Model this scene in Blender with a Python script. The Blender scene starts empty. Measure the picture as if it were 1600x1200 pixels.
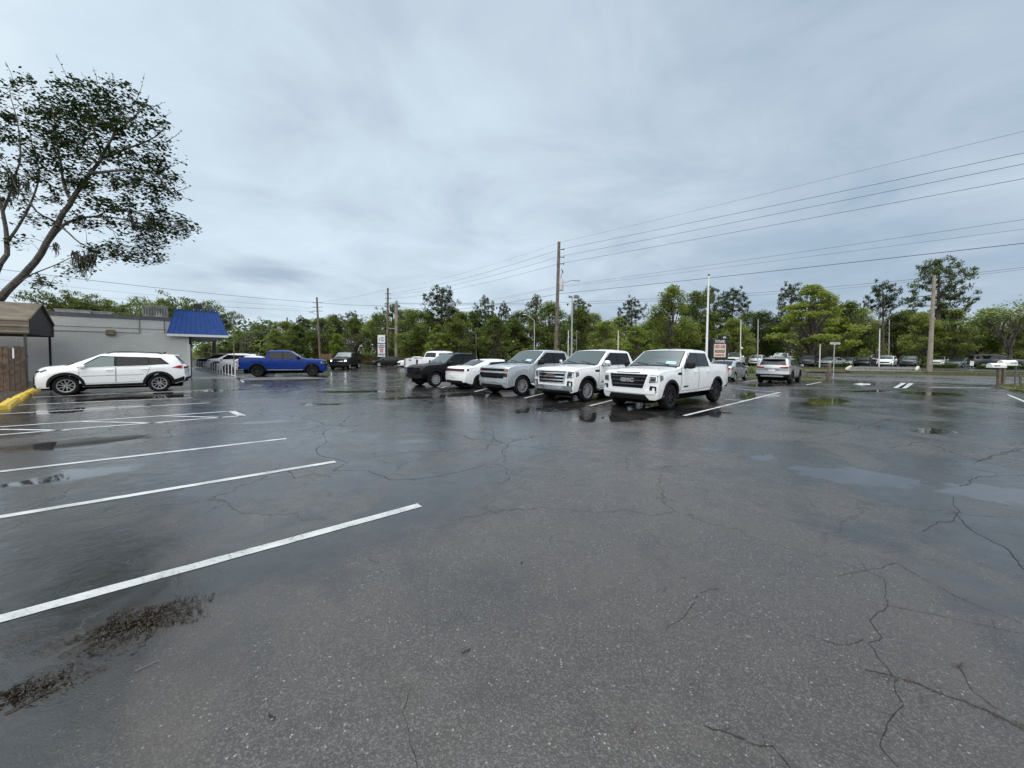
import bpy, math, random
from math import sin, cos, tan, radians as R, pi, sqrt, atan2
from mathutils import Vector, Matrix, noise

random.seed(7)
SC = bpy.context.scene
COL = SC.collection

# ------------------------------------------------------------------ camera
CAM_H, PITCH, ROLL, FPX, HORIZ = 1.68, R(2.0), R(0.40), 600.0, 555.3
CY = HORIZ + FPX * tan(PITCH)
_f = Vector((0, cos(PITCH), -sin(PITCH)))
_u0 = Vector((0, sin(PITCH), cos(PITCH)))
_r0 = Vector((1, 0, 0))
_r = _r0 * cos(ROLL) + _u0 * sin(ROLL)
_u = _u0 * cos(ROLL) - _r0 * sin(ROLL)
cam = bpy.data.cameras.new('camera')
cam.sensor_width = 36.0
cam.lens = 36.0 * FPX / 1600.0
cam.shift_y = -(600.0 - CY) / 1600.0
cam.clip_end = 3000.0
cam.clip_start = 0.05
camo = bpy.data.objects.new('camera', cam)
COL.objects.link(camo)
M4 = Matrix(((_r.x, _u.x, -_f.x, 0), (_r.y, _u.y, -_f.y, 0), (_r.z, _u.z, -_f.z, CAM_H), (0, 0, 0, 1)))
camo.matrix_world = M4
SC.camera = camo

def ray(px, py):
    return _f + _r * ((px - 800.0) / FPX) + _u * ((CY - py) / FPX)

def ground(px, py, z=0.0):
    """world point on the level z seen at photo pixel (survey of the photograph)"""
    d = ray(px, py)
    t = (z - CAM_H) / d.z
    return Vector((d.x * t, d.y * t, z))

def at(px, py, Y):
    d = ray(px, py)
    t = Y / d.y
    return Vector((d.x * t, Y, CAM_H + d.z * t))

# ------------------------------------------------------------------ scene tree
def tag(o, label=None, cat=None, group=None, kind=None):
    if label: o['label'] = label
    if cat: o['category'] = cat
    if group: o['group'] = group
    if kind: o['kind'] = kind
    return o

def empty(name, loc=(0, 0, 0), rz=0.0):
    o = bpy.data.objects.new(name, None)
    o.empty_display_size = 0.2
    COL.objects.link(o)
    o.location = loc
    o.rotation_euler = (0, 0, rz)
    return o

def copy_tree(o, parent=None):
    c = o.copy()
    COL.objects.link(c)
    if parent is not None:
        c.parent = parent
    for ch in list(o.children):
        copy_tree(ch, c)
    return c

class MB:
    """collects faces and links them as ONE mesh object"""
    def __init__(s):
        s.v, s.f, s.m, s.sm = [], [], [], []
    def vert(s, p):
        s.v.append((p[0], p[1], p[2])); return len(s.v) - 1
    def face(s, idx, m=0, smooth=False):
        s.f.append(tuple(idx)); s.m.append(m); s.sm.append(smooth)
    def poly(s, pts, m=0, smooth=False):
        s.face([s.vert(p) for p in pts], m, smooth)
    def grid(s, rows, m=0, smooth=True, flip=False, closed=False):
        ids = [[s.vert(p) for p in r] for r in rows]
        for i in range(len(ids) - 1):
            n = len(ids[i])
            for j in range(n if closed else n - 1):
                k = (j + 1) % n
                q = [ids[i][j], ids[i][k], ids[i + 1][k], ids[i + 1][j]]
                if flip: q.reverse()
                s.face(q, m, smooth)
        return ids
    def box(s, c, d, rot=None, m=0, taper=1.0):
        c = Vector(c)
        hx, hy, hz = d[0] / 2, d[1] / 2, d[2] / 2
        P = []
        for z in (-hz, hz):
            k = taper if z > 0 else 1.0
            for x, y in ((-hx, -hy), (hx, -hy), (hx, hy), (-hx, hy)):
                v = Vector((x * k, y * k, z))
                if rot is not None: v = rot @ v
                P.append(s.vert(c + v))
        a = P
        for q in ((3, 2, 1, 0), (4, 5, 6, 7), (0, 1, 5, 4), (1, 2, 6, 5), (2, 3, 7, 6), (3, 0, 4, 7)):
            s.face([a[i] for i in q], m)
    def tube(s, path, rad, n=8, m=0, caps=True, smooth=True):
        path = [Vector(p) for p in path]
        if not isinstance(rad, (list, tuple)): rad = [rad] * len(path)
        prev = None; rings = []
        for i, p in enumerate(path):
            if i == 0: t = path[1] - p
            elif i == len(path) - 1: t = p - path[i - 1]
            else: t = path[i + 1] - path[i - 1]
            if t.length < 1e-9: t = Vector((0, 0, 1))
            t.normalize()
            if prev is None:
                a = Vector((1, 0, 0)) if abs(t.x) < 0.8 else Vector((0, 1, 0))
                prev = (a - t * a.dot(t)).normalized()
            else:
                q = prev - t * prev.dot(t)
                prev = q.normalized() if q.length > 1e-6 else prev
            b = t.cross(prev)
            rings.append([p + (prev * cos(2 * pi * k / n) + b * sin(2 * pi * k / n)) * rad[i] for k in range(n)])
        ids = s.grid(rings, m, smooth, closed=True)
        if caps:
            s.face(list(reversed(ids[0])), m); s.face(ids[-1], m)
    def lathe(s, prof, n=24, c=(0, 0, 0), axis='z', m=0, smooth=True):
        rows = []
        for r, h in prof:
            row = []
            for k in range(n):
                a = 2 * pi * k / n
                if axis == 'z': p = (c[0] + r * cos(a), c[1] + r * sin(a), c[2] + h)
                else: p = (c[0] + r * cos(a), c[1] + h, c[2] + r * sin(a))
                row.append(p)
            rows.append(row)
        s.grid(rows, m, smooth, closed=True, flip=(axis == 'y'))
    def mesh(s, name, mats, angle=35):
        me = bpy.data.meshes.new(name)
        me.from_pydata(s.v, [], s.f)
        if not isinstance(mats, (list, tuple)): mats = [mats]
        for mm in mats: me.materials.append(mm)
        me.polygons.foreach_set('material_index', s.m)
        me.polygons.foreach_set('use_smooth', s.sm)
        me.update()
        if any(s.sm) and angle:
            me.set_sharp_from_angle(angle=R(angle))
        return me
    def build(s, name, mats, parent=None, angle=35):
        o = bpy.data.objects.new(name, s.mesh(name, mats, angle))
        COL.objects.link(o)
        if parent is not None: o.parent = parent
        return o

def link_mesh(name, me, parent=None, loc=None):
    o = bpy.data.objects.new(name, me)
    COL.objects.link(o)
    if parent is not None: o.parent = parent
    if loc is not None: o.location = loc
    return o

def text_mesh(body, size, m, width=None, depth=0.004, align='CENTER', fat=0.0):
    cu = bpy.data.curves.new('lettering', 'FONT')
    cu.body = body; cu.size = size; cu.align_x = align; cu.align_y = 'CENTER'
    cu.extrude = depth; cu.resolution_u = 2; cu.offset = fat
    o = bpy.data.objects.new('lettering', cu)
    COL.objects.link(o)
    dg = bpy.context.evaluated_depsgraph_get()
    dg.update()
    me = bpy.data.meshes.new_from_object(o.evaluated_get(dg))
    bpy.data.objects.remove(o)
    if width:
        xs = [v.co.x for v in me.vertices]
        k = width / max(1e-6, max(xs) - min(xs)); c = (max(xs) + min(xs)) / 2
        for v in me.vertices: v.co.x = (v.co.x - c) * k
    me.materials.clear(); me.materials.append(m)
    return me

# ------------------------------------------------------------------ materials
def new_mat(name):
    m = bpy.data.materials.new(name); m.use_nodes = True
    nt = m.node_tree
    return m, nt, nt.nodes['Principled BSDF']

def nd(nt, typ, **kw):
    n = nt.nodes.new(typ)
    for k, v in kw.items():
        if k.startswith('i_'):
            key = k[2:]
            key = int(key) if key.isdigit() else key.replace('_', ' ')
            n.inputs[key].default_value = v
        else: setattr(n, k, v)
    return n

def lk(nt, a, b): nt.links.new(a, b)

def math_n(nt, op, a, b=None, clamp=False):
    n = nt.nodes.new('ShaderNodeMath'); n.operation = op; n.use_clamp = clamp
    for i, x in enumerate((a, b)):
        if x is None: continue
        if isinstance(x, (int, float)): n.inputs[i].default_value = x
        else: nt.links.new(x, n.inputs[i])
    return n.outputs[0]

def mixc(nt, fac, a, b, typ='MIX'):
    n = nt.nodes.new('ShaderNodeMix'); n.data_type = 'RGBA'; n.blend_type = typ
    for i, x in ((0, fac), (6, a), (7, b)):
        if isinstance(x, (int, float)): n.inputs[i].default_value = x
        elif isinstance(x, (tuple, list)): n.inputs[i].default_value = (x[0], x[1], x[2], 1)
        else: nt.links.new(x, n.inputs[i])
    return n.outputs[2]

def maprange(nt, v, a, b, c=0.0, d=1.0, smooth=True):
    n = nt.nodes.new('ShaderNodeMapRange')
    n.interpolation_type = 'SMOOTHSTEP' if smooth else 'LINEAR'
    n.inputs[1].default_value, n.inputs[2].default_value = a, b
    n.inputs[3].default_value, n.inputs[4].default_value = c, d
    nt.links.new(v, n.inputs[0])
    return n.outputs[0]

def simple(name, col, rough=0.5, metal=0.0, var=0.0, scale=4.0, coat=0.0, ior=1.5, bump=0.0, bscale=60.0, emit=None, es=0.0, spec=None):
    m, nt, b = new_mat(name)
    b.inputs['Base Color'].default_value = (*col, 1)
    b.inputs['Roughness'].default_value = rough
    b.inputs['Metallic'].default_value = metal
    b.inputs['IOR'].default_value = ior
    b.inputs['Coat Weight'].default_value = coat
    b.inputs['Coat Roughness'].default_value = 0.04
    if spec is not None: b.inputs['Specular IOR Level'].default_value = spec
    tc = nd(nt, 'ShaderNodeTexCoord')
    if var > 0:
        n = nd(nt, 'ShaderNodeTexNoise', i_Scale=scale, i_Detail=6.0, i_Roughness=0.6)
        lk(nt, tc.outputs['Object'], n.inputs['Vector'])
        f = maprange(nt, n.outputs[0], 0.3, 0.7)
        lo = tuple(c * (1 - var) for c in col); hi = tuple(min(1, c * (1 + var)) for c in col)
        lk(nt, mixc(nt, f, lo, hi), b.inputs['Base Color'])
    if bump > 0:
        n2 = nd(nt, 'ShaderNodeTexNoise', i_Scale=bscale, i_Detail=4.0)
        lk(nt, tc.outputs['Object'], n2.inputs['Vector'])
        bp = nd(nt, 'ShaderNodeBump', i_Strength=bump, i_Distance=0.02)
        lk(nt, n2.outputs[0], bp.inputs['Height'])
        lk(nt, bp.outputs[0], b.inputs['Normal'])
    if emit:
        b.inputs['Emission Color'].default_value = (*emit, 1)
        b.inputs['Emission Strength'].default_value = es
    return m

def paint(name, col, metal=0.0, rough=0.28, dirt=0.10, coat=0.8, spec=.5):
    m, nt, b = new_mat(name)
    tc = nd(nt, 'ShaderNodeTexCoord')
    # road film on the lower body (dirt has a shape of its own), fine noise in the clear coat
    n = nd(nt, 'ShaderNodeTexNoise', i_Scale=3.0, i_Detail=7.0, i_Roughness=0.65)
    lk(nt, tc.outputs['Object'], n.inputs['Vector'])
    sp = nd(nt, 'ShaderNodeSeparateXYZ'); lk(nt, tc.outputs['Object'], sp.inputs[0])
    h = math_n(nt, 'ADD', sp.outputs[2], math_n(nt, 'MULTIPLY', n.outputs[0], 0.5))
    d = maprange(nt, h, 0.85, 0.50, 0.0, dirt)
    lk(nt, mixc(nt, d, col, tuple(0.65 * c + 0.35 * g for c, g in zip(col, (0.13, 0.12, 0.11)))), b.inputs['Base Color'])
    b.inputs['Metallic'].default_value = metal
    lk(nt, maprange(nt, n.outputs[0], 0.3, 0.7, rough - 0.06, rough + 0.08), b.inputs['Roughness'])
    b.inputs['Coat Weight'].default_value = coat
    b.inputs['Specular IOR Level'].default_value = spec
    b.inputs['Coat Roughness'].default_value = 0.05
    return m

MT = {}
MT['white'] = paint('white_paint', (0.80, 0.81, 0.82))
MT['silver'] = paint('silver_paint', (0.46, 0.49, 0.52), 0.4, 0.30)
MT['black'] = paint('black_paint', (0.005, 0.005, 0.006), 0, .3, .02, .12, .2)
MT['blue'] = paint('blue_paint', (0.001, 0.026, 0.19), 0.0, .3, .03, .08, .2)
MT['darkgreen'] = paint('dark_green_paint', (0.006, 0.010, 0.008), 0, .3, .03, .15, .25)
MT['darkgrey'] = paint('dark_grey_paint', (0.045, 0.055, 0.058), 0.2, .3, .05, .5)
MT['gunmetal'] = paint('grey_silver_paint', (0.33, 0.35, 0.37), 0.35, 0.3)
MT['sage'] = paint('sage_paint', (0.22, 0.27, 0.27), 0.4)
MT['palegrey'] = paint('pale_grey_paint', (0.42, 0.44, 0.46), 0.4)
MT['plastic'] = simple('black_plastic', (0.008, 0.008, 0.009), 0.55, spec=.25)
MT['gloss'] = simple('gloss_black', (0.004, 0.004, 0.0045), 0.22, spec=.22)
MT['under'] = simple('underbody_black', (0.004, 0.004, 0.004), 0.9, spec=.1)
MT['glass'] = simple('tinted_glass', (0.006, 0.007, 0.008), 0.05, ior=1.4)
MT['glassf'] = simple('windshield_glass', (0.060, 0.080, 0.077), 0.04, ior=1.85)
MT['glassl'] = simple('light_green_glass', (0.11, 0.16, 0.15), 0.05, ior=1.6)
MT['chrome'] = simple('chrome', (0.75, 0.76, 0.78), 0.12, 1.0)
MT['alloy'] = simple('alloy_rim', (0.52, 0.53, 0.55), 0.28, 0.6)
MT['alloyd'] = simple('dark_alloy_rim', (0.30, 0.31, 0.32), 0.3, 0.6)
MT['rimblack'] = simple('black_rim', (0.008, 0.008, 0.009), 0.3, spec=.35)
MT['rubber'] = simple('tyre_rubber', (0.008, 0.008, 0.008), 0.8, bump=0.2, bscale=40, spec=.2)
MT['lamp'] = simple('headlight_lens', (0.16, 0.18, 0.19), 0.08, 0.4)
MT['lampw'] = simple('lamp_white', (0.8, 0.82, 0.85), 0.15)
MT['lampd'] = simple('headlight_dark', (0.02, 0.022, 0.024), 0.08)
MT['lamplit'] = simple('headlight_lit', (0.8, 0.8, 0.8), 0.2, emit=(1.0, 0.97, 0.9), es=6.0)
MT['amber'] = simple('amber_lens', (0.55, 0.14, 0.03), 0.12)
MT['red'] = simple('red_lens', (0.30, 0.012, 0.015), 0.12)
MT['redd'] = simple('dark_red_lens', (0.07, 0.008, 0.012), 0.12)
MT['plate'] = simple('plate_white', (0.65, 0.66, 0.66), 0.4, var=0.1)
MT['badge'] = simple('badge_red', (0.16, 0.018, 0.02), 0.3)
MT['paper'] = simple('dash_paper', (0.35, 0.55, 0.60), 0.5)
MT['gap'] = simple('panel_gap', (0.02, 0.02, 0.02), 0.8)
# ------------------------------------------------------------------ vehicles
def itp(prof, x):
    if x <= prof[0][0]: return prof[0][1]
    for (a, b), (c, d) in zip(prof, prof[1:]):
        if x <= c:
            return b + (d - b) * (x - a) / max(1e-9, c - a)
    return prof[-1][1]

def sstep(t):
    t = max(0.0, min(1.0, t)); return t * t * (3 - 2 * t)

WHEELS = {}
def wheel_meshes(Rw, tw, rimk, n, rm, twin):
    key = (Rw, tw, rimk, n, rm, twin)
    if key in WHEELS: return WHEELS[key]
    rr = Rw * rimk; h = tw / 2
    t = MB()
    t.lathe([(rr - .005, -h), (Rw - .05, -h - .006), (Rw - .012, -h + .025), (Rw, -h + .05), (Rw, h - .05), (Rw - .012, h - .025), (Rw - .05, h + .006), (rr - .005, h), (rr - .02, h - .03), (rr - .02, -h + .02), (rr - .005, -h)], 32, axis='y')
    tyre = t.mesh('tyre', MT['rubber'])
    b = MB()
    b.lathe([(0.001, h - .11), (rr * .98, h - .11), (rr * .98, -h + .03), (.001, -h + .03)], 24, axis='y')
    hub = b.mesh('wheel_drum', MT['under'])
    q = MB()
    q.lathe([(rr - .045, h - .05), (rr - .04, h - .012), (rr - .004, h - .006), (rr - .002, h - .03)], 32, axis='y')
    q.lathe([(.001, h - .028), (rr * .18, h - .03), (rr * .22, h - .05), (rr * .22, h - .09)], 16, axis='y')
    for k in range(n):
        for tt in ((-1, 1) if twin else (0,)):
            a0 = 2 * pi * k / n; a1 = a0 + tt * (pi / n) * .52
            p0 = Vector((cos(a0) * rr * .15, 0, sin(a0) * rr * .15)); p1 = Vector((cos(a1) * (rr - .02), 0, sin(a1) * (rr - .02)))
            d = p1 - p0; s = Vector((-d.z, 0, d.x)).normalized()
            w0, w1 = rr * (.075 if twin else .12), rr * (.045 if twin else .10)
            A = [p0 - s * w0, p0 + s * w0, p1 + s * w1, p1 - s * w1]
            f = [Vector((v.x, h - .03 if i in (0, 1) else h - .018, v.z)) for i, v in enumerate(A)]
            bk = [Vector((v.x, h - .075, v.z)) for v in A]
            I = [q.vert(v) for v in f + bk]
            q.face(I[0:4][::-1] if False else (I[3], I[2], I[1], I[0]))
            for i in range(4):
                j = (i + 1) % 4
                q.face((I[i], I[j], I[4 + j], I[4 + i]))
    rim = q.mesh('rim', MT[rm])
    WHEELS[key] = (hub, tyre, rim)
    return WHEELS[key]

class Vehicle:
    def __init__(s, name, label, cat, sp, mat, group=None):
        s.sp = sp; s.mat = MT[mat]; s.root = empty(name)
        tag(s.root, label, cat, group)
        s.W = sp['W']; s.xf, s.xr = sp['xf'], sp['xr']; s.R = sp['R']; s.xa = (sp['wb'] / 2, -sp['wb'] / 2)
        s.Ra = s.R + sp.get('gap', .055)
        s.body(); s.glass(); s.panels(); s.wheels()
    # --- shape functions
    def zt(s, x):
        p = s.sp['top']; e = s.sp.get('soft', .035)
        return .25 * itp(p, x - e) + .5 * itp(p, x) + .25 * itp(p, x + e)
    def hw(s, x):
        w = s.W
        tf = max(0, (x - (s.xf - .7)) / .7); tr = max(0, ((s.xr + .6) - x) / .6)
        return w * (1 - s.sp.get('tpf', .06) * tf * tf - s.sp.get('tpr', .04) * tr * tr)
    def arch(s, x):
        for xa in s.xa:
            d = s.Ra ** 2 - (x - xa) ** 2
            if d > 0: return s.R + sqrt(d)
        return 0
    def zl(s, x):
        return max(itp(s.sp['low'], x), s.arch(x))
    def top_half(s, x):
        zt = s.zt(x); w = s.hw(x); zb = min(itp(s.sp['belt'], x), zt - .07)
        h = zt - zb
        r = min(s.sp.get('round', .07), h * .6)
        wt = w - .035 - s.sp['tum'] * max(0.0, h - .10)
        return zt, zb, wt, r
    def inbed(s, x):
        b = s.sp.get('bed')
        return b and b[0] < x < b[1]
    def sec(s, x):
        w = s.hw(x); zl = s.zl(x); ar = s.arch(x) > itp(s.sp['low'], x)
        zt, zb, wt, r = s.top_half(x)
        H = zb - zl
        k = 0 if ar else 1
        p = [(0, zl), (w - .10, zl), (w - .045 * k - .008, zl + .02 * k), (w - .018 * k - .006, zl + .16 * H), (w - .004, zl + .42 * H), (w, zl + .62 * H), (w - .010, zl + .86 * H), (w - .03, zb)]
        if s.inbed(x):
            fl = s.sp['bed'][2]
            p += [(w - .032, zt - .03), (w - .045, zt), (w - .10, zt), (w - .11, zt - .05), (w - .12, fl), (w * .5, fl), (w * .25, fl), (0, fl)]
        else:
            cr = s.sp.get('crown', .03) if zt - zb > .3 else s.sp.get('crownh', .035)
            tl = s.sp['tum'] if zt - zb > .12 else .2
            p += [(wt + tl * r * .7, zt - r), (wt - .02 * 0, zt - r * .62), (wt - r * .25, zt - r * .22), (wt - r, zt)]
            for f in (.75, .5, .25, 0): p.append(((wt - r) * f, zt + cr * (1 - f * f)))
        return p
    def deform(s, p):
        x, y, z = p
        sp = s.sp
        f = sstep((x - (s.xf - .55)) / .55); g = sstep(((s.xr + .45) - x) / .45)
        x += f * (-sp['bowf'] * abs(y / s.W) ** sp.get('bexp', 2) + itp(sp['dxf'], z))
        x -= g * (-sp['bowr'] * (y / s.W) ** 2 + itp(sp['dxr'], z))
        return (x, y, z)
    def side(s, x, z):
        q = s.sec(x)[2:12]
        if z <= q[0][1]: return q[0][0]
        for (a, b), (c, d) in zip(q, q[1:]):
            if b <= z <= d: return a + (c - a) * (z - b) / max(1e-6, d - b)
        return q[-1][0]
    # --- patches that follow the shell
    def side_quad(s, mb, c, sg, off, n=8, m=5, mi=0):
        rows = []
        for j in range(m + 1):
            v = j / m; row = []
            for i in range(n + 1):
                u = i / n
                x = (c[0][0] * (1 - u) + c[1][0] * u) * (1 - v) + (c[3][0] * (1 - u) + c[2][0] * u) * v
                z = (c[0][1] * (1 - u) + c[1][1] * u) * (1 - v) + (c[3][1] * (1 - u) + c[2][1] * u) * v
                y = s.side(x, z) + off
                row.append(s.deform((x, sg * y, z)))
            rows.append(row)
        mb.grid(rows, mi, True, flip=(sg * (c[1][0] - c[0][0]) * (c[3][1] - c[0][1]) > 0))
    def end_quad(s, mb, c, front, off, n=8, m=4, mi=0, skirt=True):
        """c: four (y, z) corners, on the nose or the tail, raised by off, with thin edges"""
        rows = []
        X = s.xf + off if front else s.xr - off
        for j in range(m + 1):
            v = j / m; row = []
            for i in range(n + 1):
                u = i / n
                y = (c[0][0] * (1 - u) + c[1][0] * u) * (1 - v) + (c[3][0] * (1 - u) + c[2][0] * u) * v
                z = (c[0][1] * (1 - u) + c[1][1] * u) * (1 - v) + (c[3][1] * (1 - u) + c[2][1] * u) * v
                row.append(s.deform((X, y, z)))
            rows.append(row)
        a = (c[1][0] - c[0][0]) * (c[3][1] - c[0][1])
        mb.grid(rows, mi, True, flip=(a < 0) == front)
        if skirt:
            d = -.05 if front else .05
            loop = rows[0] + [r[-1] for r in rows[1:]] + rows[-1][-2::-1] + [r[0] for r in rows[-2:0:-1]]
            back = [(p[0] + d, p[1], p[2]) for p in loop]
            mb.grid([loop + loop[:1], back + back[:1]], mi, False, flip=(a < 0) != front)
    def top_quad(s, mb, x0, x1, f0, f1, off, n=10, m=8, mi=0, taper=0.0):
        rows = []
        for i in range(n + 1):
            x = x0 + (x1 - x0) * i / n
            zt, zb, wt, r = s.top_half(x)
            dz = (s.zt(x + .02) - s.zt(x - .02)) / .04
            L = sqrt(1 + dz * dz); row = []
            cr = s.sp.get('crown', .03) if zt - zb > .3 else s.sp.get('crownh', .035)
            for j in range(m + 1):
                f = f0 + (f1 - f0) * j / m
                f *= (1 - taper * i / n)
                row.append(s.deform((x - dz / L * off, (wt - r * .6) * f, zt + cr * (1 - f * f) + off / L)))
            rows.append(row)
        mb.grid(rows, mi, True, flip=(x1 < x0) != (f1 < f0))
    # --- parts
    def body(s):
        sp = s.sp
        N = sp.get('n', 64)
        xs = [s.xr + (s.xf - s.xr) * i / N for i in range(N + 1)]
        for xa in s.xa:
            for a in range(0, 181, 12): xs.append(xa + (s.Ra - .001) * cos(R(a)))
            xs += [xa - s.Ra - .002, xa + s.Ra + .002]
        if sp.get('bed'):
            for b in sp['bed'][:2]: xs += [b - .002, b + .002]
        xs += [q[0] for q in sp['top'] if s.xr < q[0] < s.xf]
        xs = sorted(set(round(x, 4) for x in xs))
        xs = [xs[0]] + [b for a, b in zip(xs, xs[1:]) if b - a > .0015]
        mb = MB()
        rows = []
        for x in xs:
            h = s.sec(x)
            full = [(x, y, z) for y, z in h] + [(x, -y, z) for y, z in reversed(h[1:-1])]
            rows.append([s.deform(p) for p in full])
        ids = [[mb.vert(p) for p in r] for r in rows]
        n = len(ids[0]); nh = len(s.sec(xs[0]))
        bed = sp.get('bed')
        for i in range(len(ids) - 1):
            xm = (xs[i] + xs[i + 1]) / 2
            for j in range(n):
                k = (j + 1) % n
                bot = (j == 0 or j == n - 1) or (j in (1, n - 2) and s.arch(xm) > 0)
                inb = bed and bed[0] < xm < bed[1] and (nh - 5 <= j <= n - (nh - 5) - 1)
                mb.face((ids[i][j], ids[i + 1][j], ids[i + 1][k], ids[i][k]), 1 if (bot or inb) else 0, True)
        for e, x in ((0, xs[0]), (1, xs[-1])):
            h = s.sec(x)[1:]
            rr = []
            for y, z in h[:-1]:
                rr.append([s.deform((x, y * (t / 5.0 - 1), z)) for t in range(11)])
            mb.grid(rr, 0, True, flip=(e == 0))
        s.b = mb.build('body', [s.mat, MT['under']], s.root, 40)
        # chassis between the wheels
        c = MB(); w = s.W * .72
        c.box(((s.xf + s.xr) / 2, 0, s.R * .9), (s.xf - s.xr - .5, w * 2 * .8, s.R * .75))
        for xa in s.xa: c.tube([(xa, -s.W * .8, s.R), (xa, s.W * .8, s.R)], .06, 8)
        c.build('chassis', MT['under'], s.root)
    def glass(s):
        sp = s.sp
        a, b = sp['wind']
        mb = MB(); s.top_quad(mb, a, b, .93, -.93, .006)
        fr = MB(); s.top_quad(fr, a + .035, b - .03, .965, -.965, .003); fr.build('windshield_seal', MT['gloss'], s.root)
        w = mb.build('windshield', MT[sp.get('wglass', 'glassf')], s.root)
        for f in (.55, -.2):
            wp = MB()
            x = a - .03
            zt, zb, wt, r = s.top_half(x)
            x2 = a - .12; zt2, zb2, wt2, r2 = s.top_half(x2)
            wp.tube([(x, wt * f, zt + .045), (x2, wt2 * (f - .5), zt2 + .04)], .012, 5)
            wp.build('wiper', MT['plastic'], w)
        cw = MB(); s.top_quad(cw, a + .13, a + .03, .93, -.93, .004); cw.build('cowl', MT['plastic'], s.root)
        for sg in (1, -1):
            hg = MB(); s.top_quad(hg, s.xf - .16, a + .13, .925 * sg, .912 * sg, .003, 14, 2); hg.build('hood_gap', MT['gap'], s.root)
        if sp.get('paper'):
            pp = MB(); s.top_quad(pp, a - .09, a - .22, *sp['paper'], .010, 3, 3)
            pp.build('window_sticker', MT['paper'], w)
        if sp.get('rearw'):
            a, b = sp['rearw']
            mb = MB(); s.top_quad(mb, a, b, .86, -.86, .006); mb.build('rear_window', MT['glass'], s.root)
        for sg in (1, -1):
            for k, (c, gl) in enumerate(sp['wins']):
                mb = MB(); s.side_quad(mb, c, sg, .006); o = mb.build('side_window', MT[gl], s.root)
            mb = MB(); s.side_quad(mb, sp['dlo'], sg, .003, 14, 6); mb.build('window_surround', MT['gloss'], s.root)
    def panels(s):
        sp = s.sp
        for part, mt, c, off, mir in sp.get('front', ()):
            for sg in ((1, -1) if mir else (1,)):
                mb = MB(); s.end_quad(mb, [(y * sg, z) for y, z in c], True, off)
                mb.build(part, MT[mt] if mt != 'P' else s.mat, s.root)
        for part, mt, c, off, mir in sp.get('rear', ()):
            for sg in ((1, -1) if mir else (1,)):
                mb = MB(); s.end_quad(mb, [(y * sg, z) for y, z in c], False, off)
                mb.build(part, MT[mt] if mt != 'P' else s.mat, s.root)
        for part, mt, c, off in sp.get('sides', ()):
            for sg in (1, -1):
                mb = MB(); s.side_quad(mb, c, sg, off, 12, 4)
                mb.build(part, MT[mt] if mt != 'P' else s.mat, s.root)
        for c, hx, hz in sp.get('doors', ()):
            cx = sum(p[0] for p in c) / 4; cz = sum(p[1] for p in c) / 4
            c2 = [(p[0] + (.010 if p[0] > cx else -.010), p[1] + (.008 if p[1] > cz else -.008)) for p in c]
            for sg in (1, -1):
                mb = MB(); s.side_quad(mb, c, sg, .009, 26, 14, 0); s.side_quad(mb, c2, sg, .0055, 26, 14, 1)
                d = mb.build('door', [s.mat, MT['gap']], s.root)
                hb = MB()
                y = s.side(hx, hz)
                hb.tube([(hx - .10, sg * (y + .012), hz), (hx - .07, sg * (y + .04), hz), (hx + .07, sg * (y + .04), hz), (hx + .10, sg * (y + .012), hz)], .016, 6)
                hb.build('handle', MT[sp.get('handle', 'chrome')] if sp.get('handle') != 'P' else s.mat, d)
        if sp.get('arch_trim'):
            r1 = s.Ra - .004; r2 = r1 + sp['arch_trim']
            for xa in s.xa:
                for sg in (1, -1):
                    mb = MB(); rows = []
                    for a in range(-6, 187, 8):
                        row = []
                        for q, off in ((r1, .0), (r1, .022), (r2, .020), (r2, .0)):
                            x = xa + q * cos(R(a)); z = max(s.R + q * sin(R(a)), .2)
                            xx = xa + (r2 + .004) * cos(R(a)); zz = s.R + (r2 + .004) * sin(R(a))
                            row.append(s.deform((x, sg * (s.side(xx, max(zz, s.zl(xx) + .01)) + off), z)))
                        rows.append(row)
                    mb.grid(rows, 0, True, flip=(sg > 0))
                    mb.build('wheel_arch_trim', MT['plastic'], s.root)
        mx, mz, mw, mh = sp['mirror']
        for sg in (1, -1):
            mb = MB(); y0 = s.side(mx, mz - .05)
            rows = []
            for i in range(9):
                t = -pi / 2 + pi * i / 8; row = []
                for j in range(14):
                    a = 2 * pi * j / 14
                    ca, sa = cos(a), sin(a)
                    px = (abs(ca) ** .6) * (1 if ca > 0 else -1) * (abs(cos(t)) ** .5) * .075
                    pz = (abs(sa) ** .6) * (1 if sa > 0 else -1) * (abs(cos(t)) ** .5) * mh / 2
                    py = sin(t) * mw / 2
                    row.append((mx + px - .05 * sin(t), sg * (y0 + .07 + mw / 2 + py), mz + pz))
                rows.append(row)
            mb.grid(rows, 0, True, closed=True, flip=(sg > 0))
            mb.tube([(mx + .02, sg * (y0 - .02), mz - mh * .42), (mx, sg * (y0 + .12), mz - mh * .30)], .03, 6, 1)
            mb.build('mirror', [MT[sp.get('mirror_mat', 'plastic')] if sp.get('mirror_mat') != 'P' else s.mat, MT['plastic']], s.root)
        if sp.get('rails'):
            x0, x1 = sp['rails']
            for sg in (1, -1):
                mb = MB(); P = []
                for i in range(9):
                    x = x0 + (x1 - x0) * i / 8
                    zt, zb, wt, r = s.top_half(x)
                    P.append((x, sg * (wt - r), zt + (.055 if 0 < i < 8 else .005)))
                mb.tube(P, .018, 6); mb.build('roof_rail', MT['plastic'], s.root)
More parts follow.
